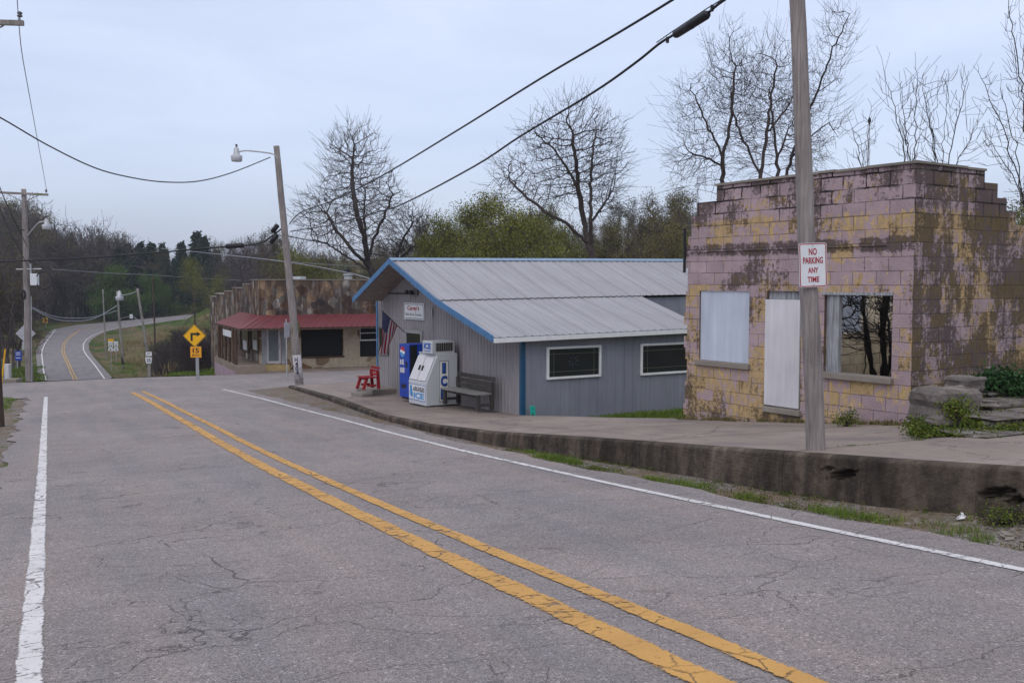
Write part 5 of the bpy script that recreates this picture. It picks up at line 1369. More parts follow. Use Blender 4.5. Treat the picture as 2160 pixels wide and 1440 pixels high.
# back of a warning sign behind the left pole
c = at(54, 703, 58); gb = at(58, 806, 58); e = empty('warning_sign', (c.x, c.y, gb.z), 0, 'bare metal back of a diamond warning sign behind the left pole', 'sign'); z = c.z-gb.z
m = MB(); m.tube([(.05, .05, -.4), (.05, .05, z)], .035, 6); m.build('post', M['galv'], e)
m = MB(); m.prism([(0, 0, z-.58), (.58, 0, z), (0, 0, z+.58), (-.58, 0, z)], (0, -.01, 0)); m.build('plate', M['sign_back'], e)
m = MB(); zq = at(50, 729, 58).z-gb.z; m.box((-.22, -.01, zq-.24), (.2, 0, zq+.24)); m.build('plaque', M['sign_back'], e)
# blue sign, slab, cabinet and marker on the left corner
c = at(39, 750, 56); gb = at(44, 805, 55); e = empty('blue_sign', (gb.x, c.y, gb.z), 0, 'small blue rectangular sign on posts left of the tall pole', 'sign'); z = c.z-gb.z; dx = c.x-gb.x
m = MB(); m.box((dx-.19, -.02, z-.28), (dx+.19, 0, z+.28)); pl = m.build('plate', plain('sign_blue', (.01, .04, .30), .45), e)
m = MB()
for zz_ in (.17, .06, -.12): m.box((dx-.14, -.023, z+zz_-.02), (dx+.12, -.0205, z+zz_+.02))
m.build('rule', M['offwhite'], pl)
m = MB(); m.tube([(0, 0, -.3), (0, 0, z-.2)], .03, 6); m.build('post', plain('rust_post', (.14, .07, .05), .8), e)
m = MB(); m.tube([(dx-.08, .02, z-.7), (dx-.08, .02, z-.2)], .03, 6); m.build('post', M['galv'], e)
b0, b1 = at(9, 803, 54), at(18, 768, 54); e = empty('utility_cabinet', ((b0.x+b1.x)/2, 54, b0.z), 0, 'pale utility pedestal cabinet at the left edge beyond the side street', 'cabinet')
w_ = (b1.x-b0.x)/2; h_ = b1.z-b0.z; m = MB(); m.box((-w_, 0, 0), (w_, .3, h_)); m.build('cabinet', M['offwhite'], e, bevel=.02); m = MB(); m.box((-w_-.06, -.03, -.1), (-w_-.002, .3, h_*.95)); m.build('side_panel', plain('faded_blue', (.10, .18, .24), .6), e)
a, b = at(3, 806, 53), at(33, 797, 55); m = MB(); m.box((0, 0, -.4), (.8, .7, .16)); o = m.build('concrete_slab', M['conc'], None, bevel=.02); o.location = (a.x, a.y, a.z); tag(o, 'low pale concrete slab beside the side street at the left edge', 'slab')
a, b = at(-2, 760, 40), at(11, 736, 40); m = MB(); m.tube([Vector((0, 0, -1.5))+Vector(a-b)*.6*0, b-a], .03, 6); o = m.build('guy_marker', M['yellow'], None); o.location = a; tag(o, 'yellow guy wire guard slanting at the left edge', 'guy guard')
# thin mast above the ruin
a = at(1835, 410, 24); b = at(1834, 256, 24); e = empty('antenna_mast', (a.x, a.y, -1), 0, 'thin upright mast with small dark finial behind the ruined wall', 'mast')
m = MB(); m.tube([(0, 0, 0), (b.x-a.x, 0, b.z+1)], .012, 6); m.build('mast', M['galv'], e); m = MB(); m.lathe((b.x-a.x, 0, b.z+1), [(.012, -.06), (.045, 0), (.03, .06), (.005, .10)], 8); m.build('finial', M['black'], e)

# ------------------------------------------------------------------ trees
class TB:
    """fast builder for branch tubes and leaf faces"""
    def __init__(s): s.v = []; s.f = []
    def tube(s, P, Rr, n):
        base = len(s.v); ref = None; k = len(P)
        for i in range(k):
            t = P[min(i+1, k-1)]-P[max(i-1, 0)]
            if t.length < 1e-6: t = Vector((0, 0, 1))
            t.normalize()
            ref = t.orthogonal() if ref is None else ref-t*ref.dot(t)
            ref.normalize(); b = t.cross(ref)
            for j in range(n):
                a = 6.28318*j/n; s.v.append(P[i]+(ref*math.cos(a)+b*math.sin(a))*Rr[i])
        for i in range(k-1):
            for j in range(n): a = base+i*n+j; b2 = base+i*n+(j+1) % n; s.f.append((a, b2, b2+n, a+n))
    def leaf(s, p, sz, rnd):
        a = Vector((rnd.gauss(0, 1), rnd.gauss(0, 1), rnd.gauss(0, 1))); a.normalize(); b = a.orthogonal(); b.normalize(); b.rotate(Matrix.Rotation(rnd.uniform(0, 6.28), 3, a)); c = a.cross(b)
        i = len(s.v); s.v += [p-b*sz*.35, p+c*sz*.6, p+b*sz*.35, p-c*sz*.6]; s.f.append((i, i+1, i+2, i+3))
    def mesh(s, name, mat, smooth=True):
        me = bpy.data.meshes.new(name); me.from_pydata([tuple(v) for v in s.v], [], s.f); me.materials.append(mat)
        if smooth: me.polygons.foreach_set('use_smooth', np.ones(len(s.f), dtype=bool))
        me.update(); return me
def grow(seed, h, r, counts, ratio, ang, up, wob=.22, start=.3, rmin=.008, leaf=None, leaders=0, lean=(0, 0), trunkfrac=1.0, sides=(8, 6, 4, 3, 3), spr=(5, 24), rf=(.36, .55)):
    rnd = random.Random(seed); T, Cn, Lf = TB(), TB(), TB(); nl = len(counts)
    def branch(p, d, L, r0, lv):
        n = (7, 6, 5, 4, 3)[min(lv, 4)]; P = [p.copy()]; Dd = []; q = p.copy(); dd = d.copy()
        for i in range(n):
            w = wob*(.5 if lv == 0 else 1)
            dd = dd+Vector((rnd.gauss(0, w), rnd.gauss(0, w), rnd.gauss(0, w*.7)))*.6+Vector((0, 0, up[min(lv, len(up)-1)]))
            dd.normalize(); q = q+dd*(L/n); P.append(q.copy()); Dd.append(dd.copy())
        last = lv == nl
        rend = max(rmin*.5, r0*(.10 if lv == 0 else .16)) if not last else rmin*.45
        Rr = [r0+(rend-r0)*(i/n)**.8 for i in range(n+1)]
        (T if lv <= (1 if leaders else 0) else Cn).tube(P, Rr, sides[min(lv, 4)])
        if last:
            if leaf:
                for _ in range(leaf[1]):
                    k = rnd.randint(1, n); Lf.leaf(P[k]+Vector((rnd.gauss(0, .3), rnd.gauss(0, .3), rnd.gauss(0, .3)))*leaf[2], leaf[0]*rnd.uniform(.6, 1.3), rnd)
            return
        m = counts[lv]; m = max(1, int(m*rnd.uniform(.8, 1.2)+.5))
        st = start if lv == 0 else .15
        for j in range(m):
            f = st+(1-st)*((j+rnd.uniform(.1, .9))/m); x = f*n; i = min(int(x), n-1); pp = P[i]+(P[i+1]-P[i])*(x-i); rl = Rr[i]+(Rr[i+1]-Rr[i])*(x-i)
            base = Dd[i]; side = base.orthogonal(); side.normalize(); side.rotate(Matrix.Rotation(rnd.uniform(0, 6.283), 3, base))
            a = R(ang[lv])*rnd.uniform(.65, 1.3); nd = base*math.cos(a)+side*math.sin(a)
            if nd.z < -.25: nd.z *= .4
            nd.normalize()
            l2 = L*ratio[lv]*(1.15-.65*f if lv == 0 else 1.1-.5*f)*rnd.uniform(.7, 1.25)
            branch(pp, nd, l2, max(rmin, rl*rnd.uniform(*rf)), lv+1)
    if leaders:
        top = Vector((0, 0, 0)); d = Vector((lean[0], lean[1], 1)).normalized(); th = h*trunkfrac
        P = [Vector((0, 0, -1))]+[d*th*i/4+Vector((rnd.gauss(0, .04), rnd.gauss(0, .04), 0))*r*4 for i in range(5)]
        T.tube(P, [r*1.25]+[r*(1-.06*i) for i in range(5)], 9)
        for k in range(leaders):
            a = 6.283*(k+rnd.uniform(-.25, .25))/leaders+rnd.uniform(0, 1); sp = R(rnd.uniform(*spr)); nd = Vector((math.cos(a)*math.sin(sp), math.sin(a)*math.sin(sp), math.cos(sp)))
            branch(P[-1-(k % 2)], nd, (h-th)*rnd.uniform(.8, 1.05), r*rnd.uniform(.5, .72), 0)
    else:
        branch(Vector((0, 0, -.8)), Vector((lean[0], lean[1], 1)).normalized(), h, r, 0)
    return T, Cn, Lf
def tree_obj(name, loc, parts, label, group=None, rz=0, sc=1, cat='tree'):
    e = empty(name, loc, rz, label, cat, group); e.scale = (sc, sc, sc)
    for nm, me in parts: link(bpy.data.objects.new(nm, me), e)
    return e
def make_parts(g, bark, leafm=None):
    T, Cn, Lf = g; P = [('trunk', T.mesh('trunk', bark))]
    if Cn.v: P.append(('crown', Cn.mesh('crown', bark)))
    if Lf.v: P.append(('foliage', Lf.mesh('foliage', leafm, False)))
    return P
def ground_at(px, Y): x = (px-1080)/2100*Y; return Vector((x, Y, H(x, Y)))
def htop(px, py, Y, base): return at(px, py, Y).z-base.z

def colonise(seed, paths, cloud, step, kill, rmin, tw=(2, .6), p=2.35, up=.05, jit=.16, leaf=None, maxit=140, infl=1e9):
    """grow limbs toward a cloud of points (crown volume); paths: starting stems, first one is the trunk"""
    rg = np.random.default_rng(seed); rn = random.Random(seed)
    N = []; par = []
    for pi, path in enumerate(paths):
        prev = -1
        if pi:
            prev = int(np.argmin([np.sum((n-path[0])**2) for n in N]))
        q = np.array(path[0], float)
        if not pi: N.append(q); par.append(-1); prev = 0
        for a, b in zip(path[:-1], path[1:]):
            a, b = np.array(a, float), np.array(b, float); L = np.linalg.norm(b-a); k = max(1, int(L/step))
            for i in range(1, k+1):
                N.append(a+(b-a)*i/k+rg.normal(0, step*.12, 3)); par.append(prev); prev = len(N)-1
    A = np.array(cloud, float); NP = np.array(N); 
    bd = np.full(len(A), 1e18); bi = np.zeros(len(A), int)
    def upd(i0):
        nonlocal bd, bi
        B = NP[i0:]; d = ((A[:, None]-B[None])**2).sum(-1); m = d.min(1); j = d.argmin(1)+i0; w = m < bd; bd = np.where(w, m, bd); bi = np.where(w, j, bi)
    upd(0)
    for it in range(maxit):
        if not len(A): break
        ok = bd < infl*infl; dirs = {}
        D = A-NP[bi]; D /= np.linalg.norm(D, axis=1, keepdims=True)+1e-9
        acc = np.zeros_like(NP); cnt = np.zeros(len(NP)); np.add.at(acc, bi[ok], D[ok]); np.add.at(cnt, bi[ok], 1)
        ids = np.nonzero(cnt)[0]
        if not len(ids): break
        v = acc[ids]/cnt[ids][:, None]; v += rg.normal(0, jit, v.shape); v[:, 2] += up; v /= np.linalg.norm(v, axis=1, keepdims=True)+1e-9
        new = NP[ids]+v*step; i0 = len(NP); NP = np.vstack([NP, new]); par += list(ids); upd(i0)
        keep = bd > kill*kill; A, bd, bi = A[keep], bd[keep], bi[keep]
    n = len(NP); ch = [[] for _ in range(n)]
    for i, q in enumerate(par):
        if q >= 0: ch[q].append(i)
    # fine twigs
    extra = []; 
    nt = n
    P2 = [Vector(q) for q in NP]; ctr = Vector(NP[n//3:].mean(0)); ctr.z -= 1.0
    for i in range(n):
        term = not ch[i]
        if par[i] >= 0 and (term or (len(ch[i]) == 1 and rn.random() < .42 and i > n*.12)):
            d = P2[i]-P2[par[i]]; d.normalize(); rel = P2[i]-ctr; rel.normalize(); d = d*.55+rel*.55+Vector((0, 0, .22)); d.normalize()
            for _ in range(tw[0] if term else 1):
                dd = d+Vector((rn.gauss(0, .38), rn.gauss(0, .38), rn.gauss(.06, .32))); dd.normalize(); L = tw[1]*rn.uniform(.6, 1.4)*(2.3 if rn.random() < .16 else 1); q = P2[i]; pr = i
                for k in range(2):
                    q = q+dd*(L/2); P2.append(q); par.append(pr); ch.append([]); ch[pr].append(len(P2)-1); pr = len(P2)-1
                    dd = dd+Vector((rn.gauss(0, .12), rn.gauss(0, .12), rn.gauss(.04, .1))); dd.normalize()
    n = len(P2); rad = [0.0]*n; order = []; stack = [0]
    while stack:
        i = stack.pop(); order.append(i); stack += ch[i]
    for i in reversed(order):
        rad[i] = rmin if not ch[i] else max(rmin, sum(rad[c]**p for c in ch[i])**(1/p)*1.003)
    T, Cn, Lf = TB(), TB(), TB(); rt = rad[0]; stack = [(0, None)]
    while stack:
        i, fr = stack.pop(); chain = [] if fr is None else [fr]; chain.append(i)
        while ch[i]:
            c = sorted(ch[i], key=lambda q: -rad[q]); stack += [(k, i) for k in c[1:]]; i = c[0]; chain.append(i)
        rr_ = [rad[k] for k in chain]
        if fr is not None: rr_[0] = min(rr_[0], rr_[1]*1.15)
        Pc = [P2[k] for k in chain]; big = rr_[0] > rt*.42
        (T if big else Cn).tube(Pc, rr_, 8 if rr_[0] > .07 else (5 if rr_[0] > .03 else 3))
        if leaf and not big:
            for q in Pc[len(Pc)//2:]:
                for _ in range(leaf[1]):
                    if rn.random() < .7: Lf.leaf(q+Vector((rn.gauss(0, .3), rn.gauss(0, .3), rn.gauss(0, .3)))*leaf[2], leaf[0]*rn.uniform(.6, 1.3), rn)
    return T, Cn, Lf
def cloud_px(seed, ells, Y, n, base):
    """points in a crown given as ellipses seen in the photograph (px, py, rx, ry), all at distance Y; depth follows width"""
    rg = np.random.default_rng(seed); o = []; w = np.array([e[2]*e[3] for e in ells], float); w /= w.sum(); k = Y/2100
    for _ in range(n):
        e = ells[rg.choice(len(ells), p=w)]
        while True:
            v = rg.normal(0, .50, 3); q = np.linalg.norm(v)
            if q < 1.25: break
        c = at(e[0], e[1], Y); o.append((c.x+v[0]*e[2]*k-base.x, c.y+v[1]*e[2]*k*.9-base.y, c.z+v[2]*e[3]*k-base.z))
    return o
def path_px(pts, Y, base, seed=0):
    r_ = random.Random(seed); o = []
    for i, q in enumerate(pts):
        a = at(q[0], q[1], Y+(q[2] if len(q) > 2 else 0)); o.append((a.x-base.x, a.y-base.y, a.z-base.z))
    return o
def hero(label, group, Y, trunk, limbs, ells, n, step, kill, rmin, tw, seed, leaf=None, jit=.11, leafm=None, cat='tree', name='bare_tree', p=2.35, bark=None):
    b = ground_at(trunk[0][0], Y); tp = [(0, 0, -.6)]+path_px(trunk, Y, b)
    g = colonise(seed, [tp]+[path_px(l, Y, b) for l in limbs], cloud_px(seed, ells, Y, int(n*2.3), b), step*.76, kill*.50, rmin*.76, (3, tw[1]), p=p, jit=jit, leaf=leaf)
    return tree_obj(name, b, make_parts(g, bark or M['bark'], leafm or M['leaf_bud']), label, group, cat=cat)
# hero trees
GB = 'bare trees behind the buildings'
hero('big bare many-stemmed tree rising behind the blue gable of the store', GB, 82, [(792, 600), (785, 575), (775, 552)],
     [[(775, 552), (768, 500, -1), (750, 440, -2), (742, 380, -1), (745, 330)], [(778, 556), (772, 510, 2), (768, 450, 3), (770, 400, 3)], [(782, 565), (740, 525, -2), (705, 480, -2), (690, 450, -2)], [(776, 552), (790, 500, 2), (812, 450, 2), (828, 410, 2)], [(785, 575), (730, 540, 2), (690, 515, 3), (660, 505, 3)]],
     [(748, 370, 62, 95), (700, 455, 66, 62), (805, 425, 40, 75), (760, 450, 70, 80), (668, 470, 36, 50), (735, 320, 40, 45)], 2300, .42, .75, .013, (2, .7), 11)
hero('lower dark bare tree just right of the big many-stemmed one', GB, 88, [(835, 610), (832, 570), (838, 540)], [[(838, 540), (850, 505, 1), (870, 470, 1)], [(836, 550), (880, 515, -1), (905, 500)]], [(865, 475, 36, 40), (850, 510, 45, 35), (890, 500, 25, 30)], 900, .42, .7, .013, (2, .7), 12)
hero('tall bare tree standing alone behind the middle of the grocery roof', GB, 62, [(1270, 600), (1252, 550), (1243, 520)],
     [[(1243, 520), (1232, 470, 1), (1222, 410, 1), (1214, 340), (1205, 275)], [(1246, 525), (1246, 460, -1), (1246, 400, -1), (1250, 330, -2), (1256, 280, -2)], [(1240, 515), (1200, 476, -1), (1150, 445, -2), (1105, 412, -2), (1075, 380, -2)], [(1222, 410, 1), (1200, 360, 2), (1165, 310, 2), (1140, 290, 2)], [(1246, 470, -1), (1275, 430, 1), (1295, 400, 2)]],
     [(1215, 290, 62, 78), (1265, 330, 55, 80), (1150, 300, 50, 52), (1085, 375, 50, 52), (1140, 400, 60, 40), (1270, 410, 52, 55), (1200, 370, 80, 60)], 2600, .36, .62, .0095, (2, .55), 23, (.03, 1, .25))
GR2 = 'bare trees behind the ruin'
hero('bare mossy-stemmed tree over the left end of the ruin', GR2, 30, [(1525, 470), (1524, 380), (1528, 320)], [[(1528, 320), (1540, 260), (1545, 200), (1552, 140)], [(1526, 330), (1490, 260, .5), (1455, 190, .5)], [(1527, 350), (1480, 330, -.5), (1450, 320, -.5)]],
     [(1540, 170, 52, 95), (1480, 240, 55, 70), (1480, 340, 60, 60), (1450, 330, 32, 60), (1555, 290, 40, 60)], 1800, .24, .42, .0046, (2, .42), 41, (.028, 1, .2), leafm=M['leaf_bud'])
hero('tallest bare tree behind the ruin, forking left of the near pole', GR2, 33, [(1598, 480), (1604, 370), (1590, 300)], [[(1604, 370), (1575, 310), (1548, 250), (1540, 190)], [(1604, 365), (1618, 280), (1625, 210), (1640, 130)], [(1618, 280), (1660, 230, .5), (1690, 170, .5)]],
     [(1640, 160, 50, 80), (1590, 200, 50, 75), (1660, 230, 48, 70), (1545, 230, 40, 60)], 1600, .26, .44, .0048, (2, .42), 43)
hero('bare tree behind the ruin leaning out right of the near pole', GR2, 36, [(1645, 480), (1655, 385), (1672, 320)], [[(1672, 320), (1710, 230), (1740, 150), (1765, 90), (1790, 30)], [(1672, 310), (1720, 200, .5), (1770, 160, .5)], [(1668, 335), (1720, 280), (1750, 258), (1765, 290)]],
     [(1755, 110, 32, 85), (1720, 210, 40, 70), (1745, 260, 40, 40), (1785, 60, 24, 40), (1700, 330, 38, 40)], 1100, .28, .48, .005, (2, .45), 47)
hero('bare twiggy tree set back behind the ruin', GR2, 40, [(1632, 480), (1640, 390), (1640, 330)], [[(1640, 330), (1630, 260), (1622, 200)], [(1640, 340), (1665, 270)]], [(1640, 260, 60, 80), (1690, 320, 50, 50), (1600, 320, 45, 50)], 1400, .30, .5, .0055, (2, .45), 53)
GS = 'bare saplings around the ruin'
for lab, Y, xb, tops, sd_ in (('thin bare sapling clump above the middle of the ruin wall', 22, 1925, [(1868, 150), (1900, 190), (1935, 150), (1945, 250), (1910, 280)], 61), ('spreading bare sapling clump above the corner of the ruin', 22, 1985, [(1945, 180), (1960, 250), (2000, 190), (2040, 170), (2065, 260)], 67), ('sparse low saplings beside the thin mast', 23, 1828, [(1800, 270), (1815, 290), (1832, 245)], 71),
                              ('tall bare saplings right of the ruin', 21, 2165, [(2065, 150), (2110, 190), (2080, 290)], 73), ('bare tree cut by the right edge of the picture', 24, 2180, [(2120, -40), (2150, 40), (2140, 120), (2200, 60)], 79)):
    b = ground_at(xb, Y); rn_ = random.Random(sd_); root = [(xb, 480), (xb+2, 440)]; limbs = []; ells = []
    for tx, ty in tops:
        mx, my = xb+(tx-xb)*.42, 420+(ty-420)*.5; limbs.append([(xb, 450), (mx, my, rn_.uniform(-.6, .6)), (tx, ty, rn_.uniform(-.9, .9))])
        for f in (.55, .8): ells.append((xb+(tx-xb)*f+rn_.uniform(-8, 8), 430+(ty-430)*f, 22, 50))
    g = colonise(sd_, [[(0, 0, -.6)]+path_px(root, Y, b)]+[path_px(l, Y, b) for l in limbs], cloud_px(sd_, ells, Y, 80*len(tops), b), .15, .24, .0040, (2, .32), p=2.7, jit=.10, up=.25)
    tree_obj('bare_sapling', b, make_parts(g, M['bark']), lab, GS)
# saplings standing inside the ruin
dkb = plain('dark_bark', (.02, .016, .014), .9)
for lx, ly, hh, sd_ in ((2.0, 2.0, 3.4, 83), (2.6, 2.5, 3.4, 89), (3.4, 3.1, 3.4, 97), (4.4, 3.3, 3.2, 103), (3.2, 2.2, 3.2, 107)):
    w = PK.world(lx, ly, -.1); rg = np.random.default_rng(sd_); cl = [(a_*.7, b_*.7, 1.2+c_*2.2) for a_, b_, c_ in zip(rg.normal(0, .7, 260), rg.normal(0, .7, 260), rg.random(260))]
    g = colonise(sd_, [[(0, 0, 0), (.05, 0, .8), (.0, .05, 1.6), (.1, 0, 2.6)], [(0, 0, .1), (-.2, .15, 1.0), (-.35, .2, 2.2)], [(0, 0, .2), (.2, -.2, 1.1), (.45, -.3, 2.2)]], cl, .14, .22, .0062, (2, .3), p=2.4)
    tree_obj('bare_sapling', w, make_parts(g, dkb), 'dark bare sapling growing inside the ruin, seen through its empty window', 'saplings inside the ruin')

# kinds for the woods
KIND = {}
def bare_kind(i):
    rg = np.random.default_rng(600+i); rn_ = random.Random(600+i); cl = []; R_ = (3.6, 4.4, 3.2, 5.0)[i]
    blobs = [(rn_.gauss(0, R_*.42), rn_.gauss(0, R_*.42), rn_.uniform(6.5, 13.5), rn_.uniform(.42, .7)*R_) for _ in range(9)]
    for _ in range(1300):
        b = blobs[rg.integers(9)]; v = rg.normal(0, 1, 3); v *= (rg.random()**.4)/np.linalg.norm(v); cl.append((b[0]+v[0]*b[3], b[1]+v[1]*b[3], b[2]+v[2]*b[3]*1.15))
    stems = [[(0, 0, -.8), (.1, 0, 2.5), (.1, .1, 5)]]
    for k in range(4):
        a = 6.283*k/4+rn_.uniform(0, 1); stems.append([(.1, .1, rn_.uniform(3, 5)), (math.cos(a)*R_*.25, math.sin(a)*R_*.25, 7.5), (math.cos(a)*R_*.4, math.sin(a)*R_*.4, 10.5)])
    return make_parts(colonise(600+i, stems, cl, .5, .85, .021, (2, .9), p=2.3, leaf=(.085, 1, .6) if i % 2 else None), M['bark_far'], M['leaf_bud'])
for i in range(4):
    KIND['bare%d' % i] = bare_kind(i) if True else make_parts(grow(200+i, 15, .24, (15, 9, 7, 4), (.44, .46, .46, .52), (42, 38, 38, 40), (.05, .07, .05, .03), .14, .20, .020, (.09, 1, .8) if i % 2 else None), M['bark_far'], M['leaf_bud'])
for i in range(3):
    KIND['olive%d' % i] = make_parts(grow(300+i, 11, .17, (11, 8, 6), (.48, .5, .5), (52, 50, 45), (.06, .05, .03), .22, .15, .024, (.135, 24, 1.5)), M['bark_far'], (M['leaf_olive'], M['leaf_olive'], M['leaf_brown'])[i])
for i in range(2):
    KIND['green%d' % i] = make_parts(grow(400+i, 8, .14, (11, 8, 6), (.5, .5, .5), (55, 50, 45), (.05, .04, .03), .22, .10, .026, (.20, 22, 1.5)), M['bark_far'], M['leaf_green'])
for i in range(2):
    KIND['brown%d' % i] = make_parts(grow(450+i, 13, .18, (13, 9, 7, 3), (.45, .48, .48, .5), (48, 42, 42, 42), (.05, .06, .04, .03), .16, .12, .022, (.13, 2, 1.2)), M['bark_far'], M['leaf_brown'])
def cedar(seed, h):
    rnd = random.Random(seed); T, L = TB(), TB(); T.tube([Vector((0, 0, -.5)), Vector((0, 0, h*.6)), Vector((0, 0, h))], [.2, .12, .02], 6)
    for k in range(int(h*26)):
        f = rnd.random()**.8; z = h*(.04+.96*f); rad = h*.20*(1-f)**.8*(.75+.5*rnd.random())+.1; a = rnd.uniform(0, 6.283)
        d = Vector((math.cos(a), math.sin(a), .35)); T.tube([Vector((0, 0, z-.2)), Vector((0, 0, z-.2))+d*rad*.9], [.03, .01], 3)
        for q in range(14):
            L.leaf(Vector((0, 0, z-.2))+d*rad*rnd.uniform(.3, 1.05)+Vector((rnd.gauss(0, .2), rnd.gauss(0, .2), rnd.gauss(0, .16))), .36*rnd.uniform(.6, 1.3), rnd)
    return [('trunk', T.mesh('trunk', M['bark_far'])), ('foliage', L.mesh('foliage', M['needle'], False))]
KIND['cedar0'] = cedar(1, 10); KIND['cedar1'] = cedar(2, 12)
HN = {'bare': 15.5, 'olive': 11, 'green': 8, 'brown': 13, 'cedar0': 10, 'cedar1': 12}
NAME = {'bare': ('bare_tree', 'bare grey tree among the woods beyond the buildings', 'bare trees of the far woods'), 'olive': ('leafing_tree', 'olive green tree coming into leaf among the woods', 'olive trees of the woods'),
        'green': ('leafing_tree', 'bright spring green bushy tree among the far woods', 'spring green trees of the woods'), 'brown': ('budding_tree', 'brownish budding tree among the far woods', 'budding trees of the woods'), 'cedar': ('cedar_tree', 'dark evergreen cedar in the far woods', 'cedars of the far woods')}
def plant(kind, px, Y, top_py, rnd, label=None):
    p = ground_at(px, Y); fam = kind.rstrip('0123456789'); h0 = HN.get(fam) or HN[kind]
    sc = max(.25, (at(px, top_py, Y).z-p.z)/h0); nm, lab, grp = NAME[fam]
    if (fam, kind) not in plant.first:
        plant.first[(fam, kind)] = tree_obj(nm, p, KIND[kind], label or lab, grp, rnd.uniform(0, 6.28), sc)
    else:
        e = copy_thing(plant.first[(fam, kind)]); e.location = p; e.rotation_euler = (0, 0, rnd.uniform(0, 6.28)); e['label'] = label or lab
        w = rnd.uniform(.9, 1.25); e.scale = (sc*w, sc*w, sc)
plant.first = {}
rnd = random.Random(99)
def skyline(px):
    return float(np.interp(px, [-200, 0, 60, 110, 150, 180, 215, 250, 290, 350, 400, 450, 500, 560, 640, 720, 830, 900, 960, 1100, 1250, 1330, 1400, 1470, 1600, 1900, 2160, 2400], [440, 440, 445, 480, 500, 465, 455, 478, 510, 525, 525, 510, 495, 490, 505, 520, 500, 470, 460, 470, 470, 440, 410, 430, 470, 480, 450, 450]))
# back rows
for row, (Y0, dy, step, lo) in enumerate(((330, 25, 17, 0), (295, 18, 15, 14), (285, 12, 15, 34))):
    px = -120
    while px < 660:
        px += step*rnd.uniform(.7, 1.3); Y = Y0+rnd.uniform(-dy, dy)
        if 350 < px < 405: Y = max(Y, 345)
        k = rnd.choice(['bare0', 'bare1', 'bare2', 'bare3', 'brown0', 'bare0', 'bare2'])
        if px < 140: k = rnd.choice(['brown0', 'brown1', 'bare1', 'bare0', 'olive2'])
        if 255 < px < 460 and rnd.random() < .5: k = rnd.choice(['cedar0', 'cedar1'])
        plant(k, px, Y, skyline(px)+lo+rnd.uniform(-6, 22), rnd)
for px, tp, k, Y in ((418, 490, 'cedar1', 285), (432, 500, 'cedar0', 280), (300, 512, 'cedar1', 290), (322, 515, 'cedar0', 288), (345, 514, 'cedar1', 286), (272, 515, 'cedar0', 290), (385, 512, 'cedar1', 284), (215, 455, 'bare0', 290), (180, 462, 'bare2', 292), (195, 470, 'bare0', 288), (245, 478, 'bare2', 286)): plant(k, px, Y, tp, rnd)
for px in range(-60, 135, 13): plant(rnd.choice(['bare0', 'bare1', 'bare2', 'bare3']), px+rnd.uniform(-5, 5), rnd.uniform(225, 250) if px < 25 else rnd.uniform(276, 290), skyline(px)+rnd.uniform(-22, 14), rnd)
# lower, nearer layer on the far bank
for px in list(range(-60, 135, 16)): plant(rnd.choice(['brown0', 'brown1', 'olive2', 'bare1', 'brown0']), px+rnd.uniform(-6, 6), rnd.uniform(272, 285) if px > 20 else rnd.uniform(150, 250), rnd.uniform(520, 590) if px > 70 else rnd.uniform(455, 540), rnd)
for px in range(-60, 40, 12): plant(rnd.choice(['brown0', 'bare1', 'bare3', 'brown1']), px, rnd.uniform(100, 140), rnd.uniform(500, 610), rnd)
for px, tp in ((225, 590), (240, 575), (252, 600), (318, 590), (232, 615), (345, 615)): plant(rnd.choice(['green0', 'green1']), px, rnd.uniform(270, 276), tp, rnd)
for px in [q for q in range(130, 470, 22) if not 345 < q < 410]: plant(rnd.choice(['bare0', 'bare2', 'bare3', 'brown1']), px+rnd.uniform(-8, 8), rnd.uniform(283, 300), rnd.uniform(540, 600), rnd)
for px, tp, Y, k in ((452, 560, 170, 'olive1'), (445, 540, 190, 'bare1'), (470, 530, 200, 'bare2'), (500, 520, 190, 'bare0'), (530, 505, 180, 'bare3'), (565, 505, 170, 'bare1'), (590, 500, 160, 'brown0'), (625, 545, 130, 'olive0'), (650, 560, 120, 'olive0'), (680, 565, 120, 'olive1'), (710, 555, 130, 'brown1'), (640, 510, 190, 'bare2'), (690, 520, 180, 'bare0'), (740, 535, 160, 'brown0'), (600, 570, 100, 'olive2')): plant(k, px, Y, tp, rnd)
# woods behind the grocery
for px in range(790, 1480, 20):
    plant(rnd.choice(['bare0', 'bare1', 'bare2', 'brown0', 'brown1']), px+rnd.uniform(-8, 8), rnd.uniform(190, 240), skyline(px)+rnd.uniform(-8, 25), rnd)
for px in range(800, 1480, 26):
    plant(rnd.choice(['brown0', 'brown1', 'bare3', 'bare1', 'olive2']), px+rnd.uniform(-8, 8), rnd.uniform(130, 165), skyline(px)+rnd.uniform(20, 60), rnd)
for px, tp, Y, k in ((945, 500, 95, 'olive0'), (985, 466, 98, 'olive0'), (1020, 448, 92, 'olive1'), (1060, 436, 95, 'olive0'), (1095, 452, 90, 'olive1'), (1130, 484, 88, 'olive0'), (1165, 480, 88, 'olive1'), (1010, 480, 84, 'olive1'), (1080, 470, 84, 'olive0'), (960, 520, 85, 'olive1'), (1195, 500, 90, 'olive0'), (1120, 500, 80, 'olive0'), (1290, 490, 95, 'olive2'), (1340, 470, 100, 'brown0'), (1380, 430, 110, 'brown1'), (1420, 440, 105, 'olive2'), (1450, 460, 95, 'brown0'), (1310, 520, 85, 'brown1'), (1360, 510, 85, 'brown0'), (1410, 505, 80, 'olive2'), (1250, 510, 95, 'brown1'), (905, 525, 110, 'brown0'), (870, 520, 115, 'bare1'), (840, 530, 110, 'bare3')): plant(k, px, Y, tp, rnd)
